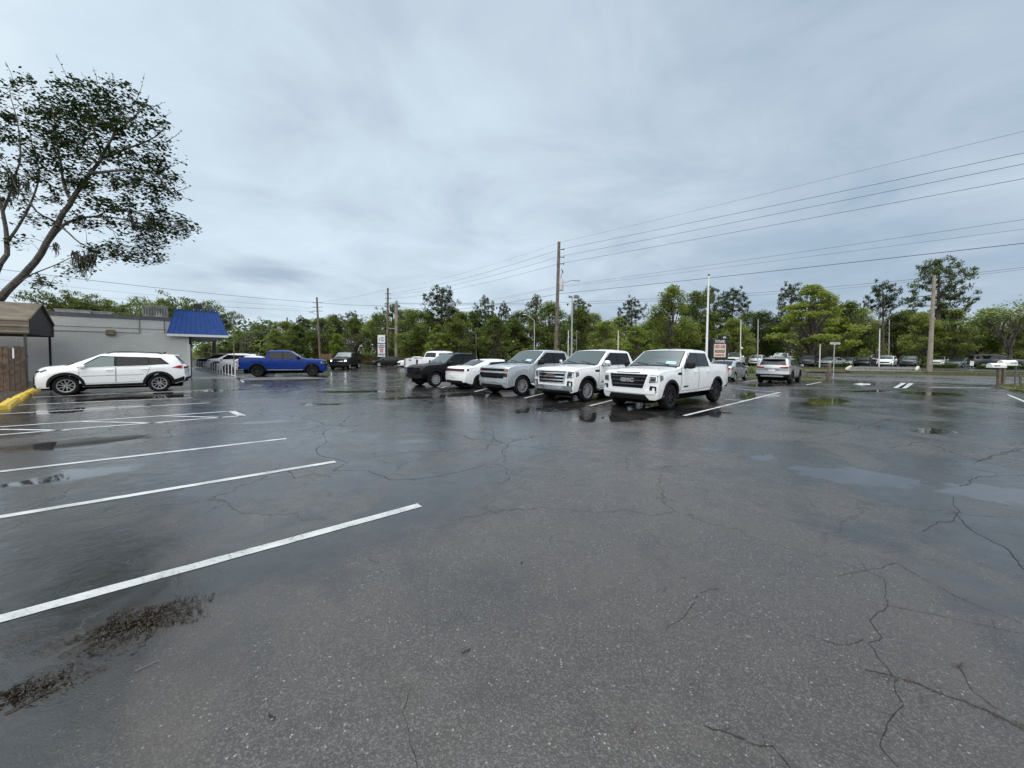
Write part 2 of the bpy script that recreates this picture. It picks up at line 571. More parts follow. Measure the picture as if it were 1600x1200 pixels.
        if sp.get('antenna'):
            x = sp['antenna']; zt = s.zt(x) + .03
            mb = MB(); mb.grid([[(x + .09, 0, zt)] * 4, [(x + .02, .025, zt), (x + .02, .012, zt + .05), (x + .02, -.012, zt + .05), (x + .02, -.025, zt)], [(x - .06, .025, zt), (x - .06, .005, zt + .09), (x - .06, -.005, zt + .09), (x - .06, -.025, zt)], [(x - .07, 0, zt)] * 4])
            mb.build('roof_antenna', MT['plastic'], s.root)
        if sp.get('step'):
            x0, x1, z = sp['step']
            for sg in (1, -1):
                mb = MB(); mb.tube([(x0, sg * (s.W - .12), z + .06), (x0 + .12, sg * (s.W - .02), z), (x1 - .12, sg * (s.W - .02), z), (x1, sg * (s.W - .12), z + .06)], .045, 8)
                mb.build('side_step', MT[sp.get('step_mat', 'chrome')], s.root)
        if sp.get('text'):
            body, size, z, w, mt = sp['text']
            x = s.deform((s.xf + sp.get('text_off', .035), 0, z))[0]
            rimm = link_mesh('emblem', text_mesh(body, size * 1.04, MT['chrome'], w * 1.05, .006, fat=.010), s.root)
            rimm.matrix_local = Matrix(((0, 0, 1, x - .004), (1, 0, 0, 0), (0, 1, 0, z), (0, 0, 0, 1)))
            o = link_mesh('emblem_face', text_mesh(body, size, MT[mt], w, .008, fat=-.004), rimm)
            o.matrix_local = Matrix.Translation((0, 0, .006))
        if sp.get('spoiler'):
            x0, x1, z, w = sp['spoiler']
            mb = MB(); rows = []
            for y in [w * (k / 5 - 1) for k in range(11)]:
                b = -.08 * (y / w) ** 2
                rows.append([(x0, y, z), (x1 - b, y, z - .02), (x1 - b, y, z - .055), (x0, y, z - .07)])
            mb.grid(rows, 0, False, closed=True); mb.poly([p for p in rows[0]], 0); mb.poly([p for p in reversed(rows[-1])], 0)
            mb.build('spoiler', s.mat, s.root)
    def wheels(s):
        sp = s.sp
        hub, tyre, rim = wheel_meshes(s.R, sp['tw'], sp.get('rimk', .70), *sp['rim'])
        for i, xa in enumerate(s.xa):
            for sg in (1, -1):
                w = link_mesh('wheel', hub, s.root)
                w.location = (xa, sg * (s.W - sp['tw'] / 2 - sp.get('inset', .015)), s.R)
                w.rotation_euler = (0, random.uniform(0, 6), 0 if sg > 0 else pi)
                link_mesh('tyre', tyre, w); link_mesh('rim', rim, w)
    def place(s, px, py, wheel, head, z=0.0):
        """put the given wheel's contact (outer edge) at the surveyed ground point"""
        ix = {'F': s.xa[0], 'R': s.xa[1], 'M': 0}[wheel[0]]; sg = {'L': 1, 'R': -1, 'C': 0}[wheel[1]]
        g = ground(px, py, z)
        a = R(head)
        o = Vector((cos(a) * ix - sin(a) * sg * s.W, sin(a) * ix + cos(a) * sg * s.W, 0))
        s.root.location = g - o
        s.root.rotation_euler = (0, 0, a)
        return s

def D(base, **kw):
    d = dict(base); d.update(kw); return d

PICKUP = dict(W=1.01, xf=2.70, xr=-2.95, wb=3.55, R=.405, tw=.27, gap=.07,
    low=[(-2.95, .58), (-2.3, .50), (-1.3, .46), (1.3, .46), (2.2, .40), (2.7, .34)],
    top=[(-2.95, 1.38), (-1.33, 1.39), (-1.29, 1.40), (-1.12, 1.86), (-.95, 1.905), (-.2, 1.93), (.30, 1.885), (1.10, 1.34), (1.28, 1.30), (2.2, 1.245), (2.60, 1.205), (2.68, 1.17), (2.70, 1.13)],
    belt=[(-2.95, 1.30), (-1.3, 1.32), (-1.2, 1.33), (1.0, 1.30), (2.7, 1.15)], tum=.30, round=.09, soft=.03,
    bed=(-2.88, -1.34, .85), bowf=.15, bexp=3.2, tpf=.025, bowr=.05, dxf=[(.3, -.06), (.45, 0), (.8, 0), (1.1, -.03), (1.25, -.06)], dxr=[(.4, -.08), (.6, 0), (1.4, 0)],
    wind=(1.10, .36), rearw=(-1.15, -1.27),
    wins=[([(.88, 1.345), (-.12, 1.345), (-.12, 1.80), (.33, 1.77)], 'glass'), ([(-.20, 1.345), (-1.03, 1.36), (-.96, 1.77), (-.20, 1.80)], 'glass')],
    dlo=[(.95, 1.325), (-1.07, 1.335), (-.99, 1.80), (.34, 1.82)],
    doors=[([(1.16, .56), (-.15, .56), (-.15, 1.30), (1.08, 1.30)], .10, 1.17), ([(-.18, .56), (-1.14, .62), (-1.20, 1.31), (-.18, 1.30)], -.92, 1.17)],
    mirror=(.86, 1.40, .26, .24), antenna=-.1, rim=(6, 'rimblack', True), arch_trim=0.085, handle='P',
    front=[], rear=[
        ('tailgate', 'P', [(-.78, .80), (.78, .80), (.78, 1.36), (-.78, 1.36)], .012, False),
        ('tail_light', 'red', [(.80, .86), (.97, .86), (.97, 1.34), (.80, 1.34)], .018, True),
        ('rear_bumper', 'chrome', [(-.95, .52), (.95, .52), (.95, .74), (-.95, .74)], .06, False),
        ('license_plate', 'plate', [(-.16, .55), (.16, .55), (.16, .70), (-.16, .70)], .075, False)],
    sides=[('fender_vent', 'plastic', [(1.38, 1.10), (1.12, 1.08), (1.12, 1.17), (1.36, 1.16)], .012)])

GMC_A = D(PICKUP, front=[
    ('grille_surround', 'P', [(-.60, .665), (.60, .665), (.73, 1.155), (-.73, 1.155)], .018, False),
    ('grille', 'gloss', [(-.54, .70), (.54, .70), (.67, 1.125), (-.67, 1.125)], .026, False),
    ('grille_bar', 'darkgrey', [(-.63, 1.035), (.63, 1.035), (.64, 1.06), (-.64, 1.06)], .034, False),
    ('grille_bar', 'darkgrey', [(-.60, .92), (.60, .92), (.605, .945), (-.605, .945)], .034, False),
    ('grille_bar', 'darkgrey', [(-.57, .79), (.57, .79), (.58, .82), (-.58, .82)], .034, False),
    ('headlight', 'lamp', [(.72, .87), (.95, .90), (.96, 1.10), (.76, 1.12)], .018, True),
    ('headlight_strip', 'lampw', [(.745, 1.065), (.94, 1.055), (.945, 1.085), (.755, 1.10)], .026, True),
    ('headlight_strip', 'lampw', [(.915, .91), (.945, .915), (.95, 1.05), (.92, 1.05)], .026, True),
    ('headlight_housing', 'lampd', [(.78, .93), (.90, .94), (.91, 1.01), (.79, 1.00)], .024, True),
    ('fog_lamp_recess', 'plastic', [(.73, .56), (.93, .58), (.93, .76), (.76, .78)], .02, True),
    ('fog_lamp', 'lampw', [(.83, .60), (.89, .61), (.89, .72), (.83, .72)], .026, True),
    ('bumper', 'P', [(-.90, .53), (.90, .53), (.92, .64), (-.92, .64)], .040, False),
    ('lower_intake', 'plastic', [(-.72, .335), (.72, .335), (.60, .50), (-.60, .50)], .024, False),
    ('hood_scoop', 'plastic', [(-.40, 1.165), (.40, 1.165), (.42, 1.185), (-.42, 1.185)], .012, False)],
    text=('GMC', .15, .935, .46, 'badge'), text_off=.036, mirror_mat='plastic', paper=(.80, .42), step=None)
GMC_A['sides'] = PICKUP['sides'] + [('headlight', 'lamp', [(2.62, .91), (2.36, .97), (2.36, 1.08), (2.62, 1.11)], .010), ('door_badge', 'plastic', [(.95, .67), (.62, .67), (.62, .72), (.95, .72)], .012)]
GMC_B = D(GMC_A, front=[
    ('grille_surround', 'chrome', [(-.62, .68), (.62, .68), (.72, 1.14), (-.72, 1.14)], .022, False),
    ('grille', 'gloss', [(-.57, .72), (.57, .72), (.66, 1.11), (-.66, 1.11)], .030, False),
    ('grille_bar', 'chrome', [(-.64, 1.03), (.64, 1.03), (.65, 1.075), (-.65, 1.075)], .045, False),
    ('grille_bar', 'chrome', [(-.62, .90), (.62, .90), (.63, .945), (-.63, .945)], .045, False),
    ('grille_bar', 'chrome', [(-.59, .78), (.59, .78), (.60, .825), (-.60, .825)], .045, False),
    ('headlight', 'lamp', [(.72, .87), (.95, .90), (.96, 1.10), (.76, 1.12)], .018, True),
    ('headlight_strip', 'lampw', [(.915, .91), (.945, .915), (.95, 1.05), (.92, 1.05)], .026, True),
    ('headlight_housing', 'lampd', [(.78, .95), (.91, .96), (.92, 1.06), (.79, 1.06)], .024, True),
    ('fog_lamp_recess', 'plastic', [(.73, .56), (.93, .58), (.93, .76), (.76, .78)], .026, True),
    ('fog_lamp', 'lampw', [(.83, .60), (.89, .61), (.89, .72), (.83, .72)], .032, True),
    ('bumper', 'chrome', [(-.93, .40), (.93, .40), (.94, .60), (-.94, .60)], .035, False),
    ('lower_intake', 'plastic', [(-.85, .335), (.85, .335), (.80, .42), (-.80, .42)], .045, False)],
    text=('GMC', .17, .965, .44, 'badge'), text_off=.055, rim=(6, 'alloy', True), mirror_mat='chrome', paper=None, step=(-1.2, 1.2, .42))
CHEVY = D(GMC_A, front=[
    ('grille', 'gloss', [(-.72, 1.03), (.72, 1.03), (.74, 1.13), (-.74, 1.13)], .020, False),
    ('headlight', 'lampd', [(.74, 1.02), (.95, 1.03), (.95, 1.11), (.75, 1.13)], .020, True),
    ('turn_signal', 'amber', [(.80, 1.035), (.945, 1.04), (.945, 1.10), (.80, 1.11)], .028, True),
    ('grille_bar', 'P', [(-.90, .955), (.90, .955), (.90, 1.01), (-.90, 1.01)], .035, False),
    ('lower_grille', 'gloss', [(-.74, .73), (.74, .73), (.80, .94), (-.80, .94)], .018, False),
    ('grille_slat', 'plastic', [(-.74, .82), (.74, .82), (.76, .84), (-.76, .84)], .028, False),
    ('fog_lamp_recess', 'lampd', [(.76, .80), (.93, .80), (.93, .93), (.79, .93)], .020, True),
    ('bumper', 'P', [(-.93, .56), (.93, .56), (.93, .71), (-.93, .71)], .045, False),
    ('lower_intake', 'plastic', [(-.80, .34), (.80, .34), (.66, .47), (-.66, .47)], .022, False)],
    text=None, rim=(6, 'alloy', True), mirror_mat='plastic', paper=(.70, .35), arch_trim=0, sides=[], step=(-1.2, 1.2, .42))
RAM = D(PICKUP, R=.43, gap=.07, rim=(8, 'rimblack', False), arch_trim=.06, handle='plastic',
    front=[('grille', 'gloss', [(-.58, .72), (.58, .72), (.62, 1.10), (-.62, 1.10)], .02, False),
    ('headlight', 'lamp', [(.68, .90), (.96, .92), (.96, 1.10), (.70, 1.12)], .018, True),
    ('bumper', 'P', [(-.93, .42), (.93, .42), (.94, .66), (-.94, .66)], .05, False)],
    sides=[('headlight', 'lamp', [(2.66, .93), (2.42, .97), (2.42, 1.10), (2.66, 1.10)], .010), ('rocker_trim', 'chrome', [(1.15, .475), (-1.15, .475), (-1.15, .505), (1.15, .505)], .016)],
    rear=[('tailgate', 'P', [(-.78, .80), (.78, .80), (.78, 1.36), (-.78, 1.36)], .012, False),
        ('tail_light', 'redd', [(.80, .86), (.97, .86), (.97, 1.34), (.80, 1.34)], .018, True),
        ('rear_bumper', 'plastic', [(-.95, .52), (.95, .52), (.95, .74), (-.95, .74)], .06, False)])
DARKPK = D(PICKUP, W=.97, rim=(5, 'alloy', False), arch_trim=0, sides=[], handle='plastic', mirror_mat='plastic',
    front=[('grille', 'gloss', [(-.50, .76), (.50, .76), (.55, 1.05), (-.55, 1.05)], .02, False),
    ('grille_bar', 'chrome', [(-.52, .89), (.52, .89), (.53, .93), (-.53, .93)], .03, False),
    ('headlight', 'lamp', [(.60, .86), (.88, .88), (.89, 1.06), (.60, 1.06)], .02, True), ('headlight_bulb', 'lamplit', [(.66, .91), (.80, .91), (.80, 1.03), (.66, 1.03)], .028, True),
    ('bumper', 'plastic', [(-.90, .46), (.90, .46), (.90, .68), (-.90, .68)], .05, False)])
WHITEPK = D(PICKUP, rim=(6, 'alloy', True), arch_trim=0, sides=[], mirror_mat='P', handle='chrome',
    top=[(x, z + (.05 if x > -1.28 and z > 1.5 else 0)) for x, z in PICKUP['top']],
    rear=[('tailgate', 'P', [(-.78, .80), (.78, .80), (.78, 1.36), (-.78, 1.36)], .012, False),
        ('tailgate_handle', 'plastic', [(-.16, 1.24), (.16, 1.24), (.16, 1.31), (-.16, 1.31)], .022, False),
        ('tail_light', 'redd', [(.80, .86), (.97, .86), (.97, 1.34), (.80, 1.34)], .018, True),
        ('rear_bumper', 'chrome', [(-.95, .50), (.95, .50), (.95, .74), (-.95, .74)], .07, False),
        ('license_plate', 'plate', [(-.16, .55), (.16, .55), (.16, .70), (-.16, .70)], .085, False)],
    front=[('grille', 'gloss', [(-.58, .72), (.58, .72), (.62, 1.10), (-.62, 1.10)], .02, False), ('headlight', 'lamp', [(.68, .90), (.96, .92), (.96, 1.10), (.70, 1.12)], .018, True), ('bumper', 'chrome', [(-.93, .42), (.93, .42), (.94, .66), (-.94, .66)], .05, False)])
TACO = D(PICKUP, W=.96, xf=2.45, xr=-2.6, wb=3.15, R=.39, tw=.26,
    low=[(-2.6, .6), (-1.2, .46), (1.2, .46), (2.0, .46), (2.45, .44)],
    top=[(-2.6, 1.28), (-1.22, 1.30), (-1.18, 1.31), (-1.02, 1.70), (-.9, 1.76), (-.2, 1.79), (.28, 1.74), (1.02, 1.22), (1.18, 1.19), (2.0, 1.14), (2.32, 1.09), (2.45, .98)],
    belt=[(-2.6, 1.2), (1.0, 1.19), (2.45, 1.05)], bed=(-2.53, -1.24, .8),
    wind=(1.01, .33), rearw=(-1.05, -1.16),
    wins=[([(.80, 1.225), (-.12, 1.225), (-.12, 1.66), (.29, 1.63)], 'glass'), ([(-.20, 1.225), (-.95, 1.235), (-.88, 1.63), (-.20, 1.66)], 'glass')],
    dlo=[(.87, 1.205), (-.99, 1.21), (-.91, 1.66), (.30, 1.68)],
    doors=[([(1.0, .56), (-.15, .56), (-.15, 1.18), (.95, 1.18)], .08, 1.06), ([(-.18, .56), (-1.0, .62), (-1.08, 1.19), (-.18, 1.18)], -.82, 1.06)],
    mirror=(.80, 1.27, .22, .20), rim=(10, 'alloy', False), arch_trim=.08, handle='plastic', paper=None, rimk=.66, sides=[],
    front=[('grille', 'gloss', [(-.55, .70), (.55, .70), (.62, 1.0), (-.62, 1.0)], .02, False),
    ('grille_bar', 'plastic', [(-.58, .84), (.58, .84), (.60, .875), (-.60, .875)], .04, False),
    ('headlight', 'lampd', [(.64, .86), (.90, .88), (.90, .99), (.64, 1.0)], .018, True),
    ('bumper', 'plastic', [(-.88, .48), (.88, .48), (.88, .66), (-.88, .66)], .06, False)])

SUV = dict(W=.925, xf=2.31, xr=-2.32, wb=2.69, R=.375, tw=.235, gap=.05,
    low=[(-2.32, .42), (-1.9, .34), (-1.0, .30), (1.0, .30), (1.9, .27), (2.27, .27)],
    top=[(-2.32, .92), (-2.27, 1.06), (-2.20, 1.14), (-1.88, 1.52), (-1.80, 1.585), (-1.3, 1.635), (-.5, 1.665), (.1, 1.655), (.45, 1.60), (1.28, 1.165), (1.5, 1.145), (1.95, 1.095), (2.20, 1.045), (2.29, .98), (2.31, .88)],
    belt=[(-2.32, 1.06), (-1.6, 1.16), (0, 1.09), (1.2, 1.04), (2.27, .84)], tum=.34, round=.09, soft=.03,
    bowf=.22, bowr=.14, dxf=[(.25, -.06), (.42, 0), (.62, 0), (.85, -.05), (1.0, -.1)], dxr=[(.35, -.10), (.5, .02), (.62, .03), (.8, -.02), (1.0, -.02)],
    wind=(1.27, .50), rearw=(-1.86, -2.18), wglass='glassf',
    wins=[([(.98, 1.10), (.02, 1.12), (.02, 1.515), (.42, 1.50)], 'glass'), ([(-.06, 1.12), (-1.02, 1.15), (-.98, 1.50), (-.06, 1.515)], 'glass'), ([(-1.07, 1.155), (-1.62, 1.21), (-1.36, 1.44), (-1.03, 1.49)], 'glass')],
    dlo=[(1.06, 1.075), (-1.70, 1.19), (-1.40, 1.47), (.44, 1.545)],
    doors=[([(.98, .46), (-.02, .46), (-.02, 1.085), (.98, 1.05)], .14, .98), ([(-.05, .46), (-.86, .50), (-1.08, 1.11), (-.05, 1.09)], -.90, 1.0)],
    mirror=(.88, 1.13, .22, .16), mirror_mat='P', antenna=-1.45, rails=(-1.45, .25), rim=(5, 'alloyd', True), arch_trim=.10, handle='P', spoiler=(-1.74, -2.06, 1.615, .60),
    front=[('grille', 'plastic', [(-.52, .62), (.52, .62), (.60, .78), (-.60, .78)], .02, False),
    ('headlight', 'lampd', [(.55, .87), (.84, .90), (.85, .97), (.55, .95)], .018, True),
    ('fog_lamp_recess', 'plastic', [(.66, .48), (.78, .46), (.80, .66), (.70, .66)], .02, True),
    ('lower_bumper', 'plastic', [(-.80, .28), (.80, .28), (.82, .42), (-.82, .42)], .03, False)],
    sides=[('headlight', 'lampd', [(2.24, .90), (1.84, .985), (1.86, 1.03), (2.24, .97)], .010), ('tail_light', 'red', [(-2.24, .99), (-1.76, 1.04), (-1.98, 1.13), (-2.24, 1.15)], .010),
        ('rocker_cladding', 'plastic', [(.86, .315), (-.86, .315), (-.86, .42), (.86, .40)], .014),
        ('door_molding', 'palegrey', [(.93, .72), (-.86, .76), (-.86, .785), (.93, .745)], .012),
        ('bumper_cladding', 'plastic', [(-2.28, .45), (-1.80, .36), (-1.80, .52), (-2.28, .66)], .012)],
    rear=[('tail_light', 'red', [(.42, 1.01), (.84, 1.00), (.84, 1.10), (.42, 1.07)], .02, True),
    ('rear_bumper', 'plastic', [(-.88, .42), (.88, .42), (.88, .62), (-.88, .62)], .03, False),
    ('skid_plate', 'silver', [(-.62, .45), (.62, .45), (.58, .53), (-.58, .53)], .045, False),
    ('license_plate', 'plate', [(-.17, .78), (.17, .78), (.17, .92), (-.17, .92)], .02, False),
    ('tailgate_trim', 'chrome', [(-.40, .95), (.40, .95), (.40, .985), (-.40, .985)], .022, False)])
SEDAN = dict(W=.90, xf=2.32, xr=-2.32, wb=2.72, R=.325, tw=.215, gap=.045,
    low=[(-2.32, .34), (-1.9, .24), (1.9, .20), (2.32, .22)],
    top=[(-2.32, .86), (-2.26, .98), (-2.10, 1.03), (-1.72, 1.055), (-.88, 1.365), (-.6, 1.41), (-.1, 1.43), (.3, 1.395), (1.22, .99), (1.4, .95), (2.0, .84), (2.24, .74), (2.32, .64)],
    belt=[(-2.32, .95), (-1.6, .98), (1.1, .90), (2.32, .72)], tum=.36, round=.09, soft=.04,
    bowf=.26, bowr=.18, dxf=[(.2, -.04), (.4, 0), (.65, -.02), (.9, -.1)], dxr=[(.3, -.06), (.5, 0), (.9, -.02), (1.1, -.05)],
    wind=(1.20, .36), rearw=(-.92, -1.66),
    wins=[([(.92, .95), (-.02, .965), (-.02, 1.305), (.30, 1.30)], 'glass'), ([(-.09, .965), (-.98, 1.0), (-.72, 1.27), (-.09, 1.305)], 'glass')],
    dlo=[(1.0, .93), (-1.16, .98), (-.76, 1.29), (.31, 1.325)],
    doors=[([(1.0, .34), (-.04, .34), (-.04, .93), (1.0, .90)], .10, .84), ([(-.07, .34), (-.92, .40), (-1.04, .95), (-.07, .93)], -.86, .86)],
    mirror=(.82, .98, .18, .14), mirror_mat='P', antenna=-.75, rim=(5, 'alloy', True), handle='P',
    front=[('grille', 'gloss', [(-.62, .34), (.62, .34), (.70, .58), (-.70, .58)], .02, False),
    ('headlight', 'lamp', [(.42, .60), (.80, .63), (.80, .70), (.45, .67)], .018, True)],
    sides=[('headlight', 'lamp', [(2.22, .62), (1.92, .70), (1.94, .75), (2.22, .70)], .010), ('tail_light', 'red', [(-2.24, .82), (-1.92, .86), (-1.95, .95), (-2.24, .96)], .010)],
    rear=[('tail_light', 'red', [(.42, .83), (.80, .82), (.80, .95), (.42, .94)], .02, True),
    ('license_plate', 'plate', [(-.16, .70), (.16, .70), (.16, .82), (-.16, .82)], .02, False),
    ('rear_bumper', 'plastic', [(-.66, .32), (.66, .32), (.62, .40), (-.62, .40)], .02, False)])
CHARGER = D(SEDAN, W=.95, xf=2.5, xr=-2.52, wb=3.05, R=.355, tw=.245,
    low=[(-2.52, .36), (-2.0, .26), (2.0, .22), (2.5, .22)],
    top=[(-2.52, .92), (-2.46, 1.05), (-2.30, 1.10), (-1.85, 1.115), (-.95, 1.40), (-.6, 1.455), (-.1, 1.475), (.3, 1.44), (1.22, 1.06), (1.4, 1.03), (2.2, .92), (2.42, .80), (2.5, .68)],
    belt=[(-2.52, 1.0), (-1.6, 1.05), (1.1, .97), (2.5, .78)],
    wind=(1.20, .36), rearw=(-.98, -1.78),
    wins=[([(.92, 1.01), (-.02, 1.025), (-.02, 1.345), (.30, 1.335)], 'glass'), ([(-.09, 1.025), (-1.02, 1.065), (-.74, 1.31), (-.09, 1.345)], 'glass')],
    dlo=[(1.0, .99), (-1.2, 1.05), (-.78, 1.33), (.31, 1.365)], rim=(5, 'rimblack', True), antenna=-.9,
    doors=[([(1.05, .36), (-.04, .36), (-.04, .99), (1.05, .96)], .10, .88), ([(-.07, .36), (-1.02, .42), (-1.14, 1.0), (-.07, .99)], -.92, .90)],
    rear=[('tail_light_band', 'redd', [(-.82, .90), (.82, .90), (.80, 1.02), (-.80, 1.02)], .02, False),
    ('tail_light', 'redd', [(.40, .90), (.82, .90), (.80, 1.0), (.44, .99)], .032, True),
    ('license_plate', 'plate', [(-.20, .58), (.20, .58), (.20, .73), (-.20, .73)], .025, False),
    ('rear_diffuser', 'plastic', [(-.78, .30), (.78, .30), (.66, .44), (-.66, .44)], .02, False)],
    sides=[('tail_light', 'redd', [(-2.44, .90), (-2.20, .93), (-2.20, 1.0), (-2.44, 1.02)], .010)])
BIGSUV = D(SUV, W=1.0, xf=2.55, xr=-2.65, wb=3.05, R=.41, gap=.055, tw=.26,
    low=[(-2.65, .5), (2.55, .42)],
    top=[(-2.65, 1.1), (-2.58, 1.3), (-2.42, 1.72), (-2.3, 1.84), (-1.2, 1.9), (-.2, 1.9), (.3, 1.84), (1.1, 1.34), (1.3, 1.29), (2.2, 1.22), (2.45, 1.15), (2.55, 1.0)],
    belt=[(-2.65, 1.3), (1.0, 1.27), (2.55, 1.1)], wind=(1.09, .36), rearw=(-2.42, -2.56),
    wins=[([(.86, 1.31), (-.1, 1.31), (-.1, 1.76), (.3, 1.73)], 'glass'), ([(-.18, 1.31), (-1.1, 1.32), (-1.1, 1.76), (-.18, 1.76)], 'glass'), ([(-1.2, 1.32), (-2.25, 1.34), (-2.15, 1.73), (-1.2, 1.76)], 'glass')],
    dlo=[(.92, 1.29), (-2.32, 1.31), (-2.2, 1.76), (.32, 1.78)], doors=[([(1.0, .56), (-.12, .56), (-.12, 1.26), (1.0, 1.26)], .10, 1.14), ([(-.15, .56), (-1.0, .6), (-1.12, 1.26), (-.15, 1.26)], -.9, 1.14)],
    mirror=(.84, 1.36, .24, .2), antenna=-1.9, rails=(-2.1, .1), spoiler=None, sides=[], arch_trim=0, rim=(6, 'alloy', True),
    front=[('grille', 'gloss', [(-.6, .75), (.6, .75), (.64, 1.05), (-.64, 1.05)], .02, False), ('grille_bar', 'chrome', [(-.61, .9), (.61, .9), (.62, .95), (-.62, .95)], .03, False), ('headlight', 'lamp', [(.68, .88), (.93, .9), (.93, 1.06), (.7, 1.06)], .02, True), ('bumper', 'palegrey', [(-.9, .45), (.9, .45), (.9, .6), (-.9, .6)], .03, False)],
    rear=[('tail_light', 'red', [(.78, .95), (.95, .95), (.95, 1.3), (.78, 1.3)], .02, True), ('rear_bumper', 'plastic', [(-.92, .5), (.92, .5), (.92, .72), (-.92, .72)], .04, False)])

HD = 41.0   # the bays' axis (degrees)
UP = 180 + HD
Vehicle('pickup_truck', 'white pickup with black grille and black wheels parked nearest', 'pickup truck', GMC_A, 'white').place(1049, 640.5, 'FL', UP)
Vehicle('pickup_truck', 'white pickup with chrome barred grille and chrome wheels', 'pickup truck', GMC_B, 'white').place(919, 627.5, 'FL', UP)
Vehicle('pickup_truck', 'silver pickup with amber lamps beside two white pickups', 'pickup truck', CHEVY, 'silver').place(817, 618, 'FL', UP)
Vehicle('sedan', 'white sedan showing its dark red full width tail light', 'car', CHARGER, 'white').place(750, 608.5, 'RR', HD)
Vehicle('pickup_truck', 'black pickup with silver wheels at the far end of the row', 'pickup truck', TACO, 'black').place(681.5, 604.5, 'FL', UP)
Vehicle('pickup_truck', 'white pickup showing its tailgate behind the black pickup', 'pickup truck', WHITEPK, 'white').place(674, 589.5, 'RR', HD + 3)
Vehicle('sedan', 'small silver sedan seen from behind past the nearest pickup', 'car', SEDAN, 'palegrey').place(1149, 596, 'RR', 45)
Vehicle('suv', 'silver SUV with dark rear bumper parked by the grass island', 'car', D(SUV, rim=(5, 'rimblack', True), handle='P'), 'gunmetal').place(1238, 600, 'RR', 45)
RAVS = D(SUV, wins=[(SUV['wins'][0][0], 'glassl'), SUV['wins'][1], SUV['wins'][2]])
Vehicle('suv', 'white SUV with black wheel arches parked by the grey building', 'car', RAVS, 'white').place(103, 618, 'FL', 180 + 38)
Vehicle('pickup_truck', 'bright blue pickup with black wheels in profile', 'pickup truck', RAM, 'blue').place(402, 588.8, 'RR', 22)
Vehicle('pickup_truck', 'dark green pickup driving with its headlights on', 'pickup truck', DARKPK, 'darkgreen').place(547, 577.3, 'FL', 277)
Vehicle('sedan', 'black sedan passing below the white pylon sign', 'car', SEDAN, 'black').place(592, 573, 'FL', 200)
Vehicle('sedan', 'white car behind the tailgate of the white pickup', 'car', D(SEDAN, rim=(5, 'alloy', True)), 'white').place(636, 574, 'FL', 215)
g = 'cars parked beyond the white railing'
Vehicle('suv', 'black SUV farthest back beside the white railing', 'car', SUV, 'black', g).place(320, 576, 'FL', 208)
Vehicle('suv', 'white SUV between a black SUV and a white sedan behind the railing', 'car', SUV, 'white', g).place(338, 579, 'FL', 208)
Vehicle('sedan', 'white sedan next to the blue pickup behind the railing', 'car', CHARGER, 'white', g).place(356, 583, 'FL', 206)

# the lot across the road
def far_car(name, label, sp, mat, px, Y, head, z=.35, cat='car'):
    v = Vehicle(name, label, cat, sp, mat, 'cars in the lot across the road')
    p = at(px, 560, Y); v.root.location = (p.x, p.y, z); v.root.rotation_euler = (0, 0, R(head))
FS = D(SEDAN, n=40); FU = D(SUV, n=40, arch_trim=0, wglass='glassf'); FB = D(BIGSUV, n=40); FP = D(WHITEPK, n=40)
far_car('pickup_truck', 'white pickup across the road just past the black sign', FP, 'white', 1149, 58, 228, cat='pickup truck')
far_car('suv', 'white SUV across the road between white pickup and silver SUV roof', FU, 'white', 1183, 60, 228)
far_car('pickup_truck', 'white pickup mostly hidden behind the silver SUV', FP, 'white', 1221, 58, 228, cat='pickup truck')
far_car('suv', 'dark grey SUV under the bright green tree', FU, 'darkgrey', 1264, 57, 225)
far_car('sedan', 'pale sedan behind the street name sign', FS, 'palegrey', 1299, 56, 205)
far_car('sedan', 'grey green sedan beside the driveway entrance', FS, 'sage', 1323, 57.5, 222)
far_car('sedan', 'black sedan facing the driveway across the road', FS, 'black', 1350, 57, 221)
far_car('suv', 'silver white SUV between black sedan and dark SUV', FU, 'white', 1386, 57, 219)
far_car('suv', 'dark grey SUV facing the driveway across the road', FU, 'darkgrey', 1423, 57, 217)
far_car('suv', 'white SUV behind the hedge by the concrete pole', FU, 'white', 1466, 59, 215)
far_car('sedan', 'grey green sedan behind the hedge right of the pole', FS, 'sage', 1500, 57, 200)
far_car('suv', 'large dark grey SUV in profile behind the mailboxes', FB, 'darkgrey', 1558, 53, -32)
far_car('sedan', 'white sedan with its roof just showing behind the black sedan', FS, 'white', 1337, 66, 222)
far_car('pickup_truck', 'white pickup roof showing behind the silver white SUV', FP, 'white', 1372, 68, 219, cat='pickup truck')
far_car('suv', 'white SUV roof showing between dark SUV and the pole', FU, 'white', 1444, 67, 216)
far_car('sedan', 'white sedan half hidden behind the grey green sedan', FS, 'white', 1519, 63, 208)
# ------------------------------------------------------------------ sky and light
world = bpy.data.worlds.new('World'); SC.world = world; world.use_nodes = True
wn = world.node_tree; bg = wn.nodes['Background']
SUN_EL, SUN_AZ = R(38), R(188)
sky = nd(wn, 'ShaderNodeTexSky', sky_type='NISHITA', sun_disc=False, sun_elevation=SUN_EL, sun_rotation=SUN_AZ)
tc = nd(wn, 'ShaderNodeTexCoord')
sp = nd(wn, 'ShaderNodeSeparateXYZ'); lk(wn, tc.outputs['Generated'], sp.inputs[0])
zc = math_n(wn, 'ADD', math_n(wn, 'MAXIMUM', sp.outputs[2], 0.0), 0.16)
cb = nd(wn, 'ShaderNodeCombineXYZ')
lk(wn, math_n(wn, 'DIVIDE', sp.outputs[0], zc), cb.inputs[0]); lk(wn, math_n(wn, 'DIVIDE', sp.outputs[1], zc), cb.inputs[1])
n1 = nd(wn, 'ShaderNodeTexNoise', i_Scale=0.55, i_Detail=5.0, i_Roughness=0.5, i_Distortion=0.4)
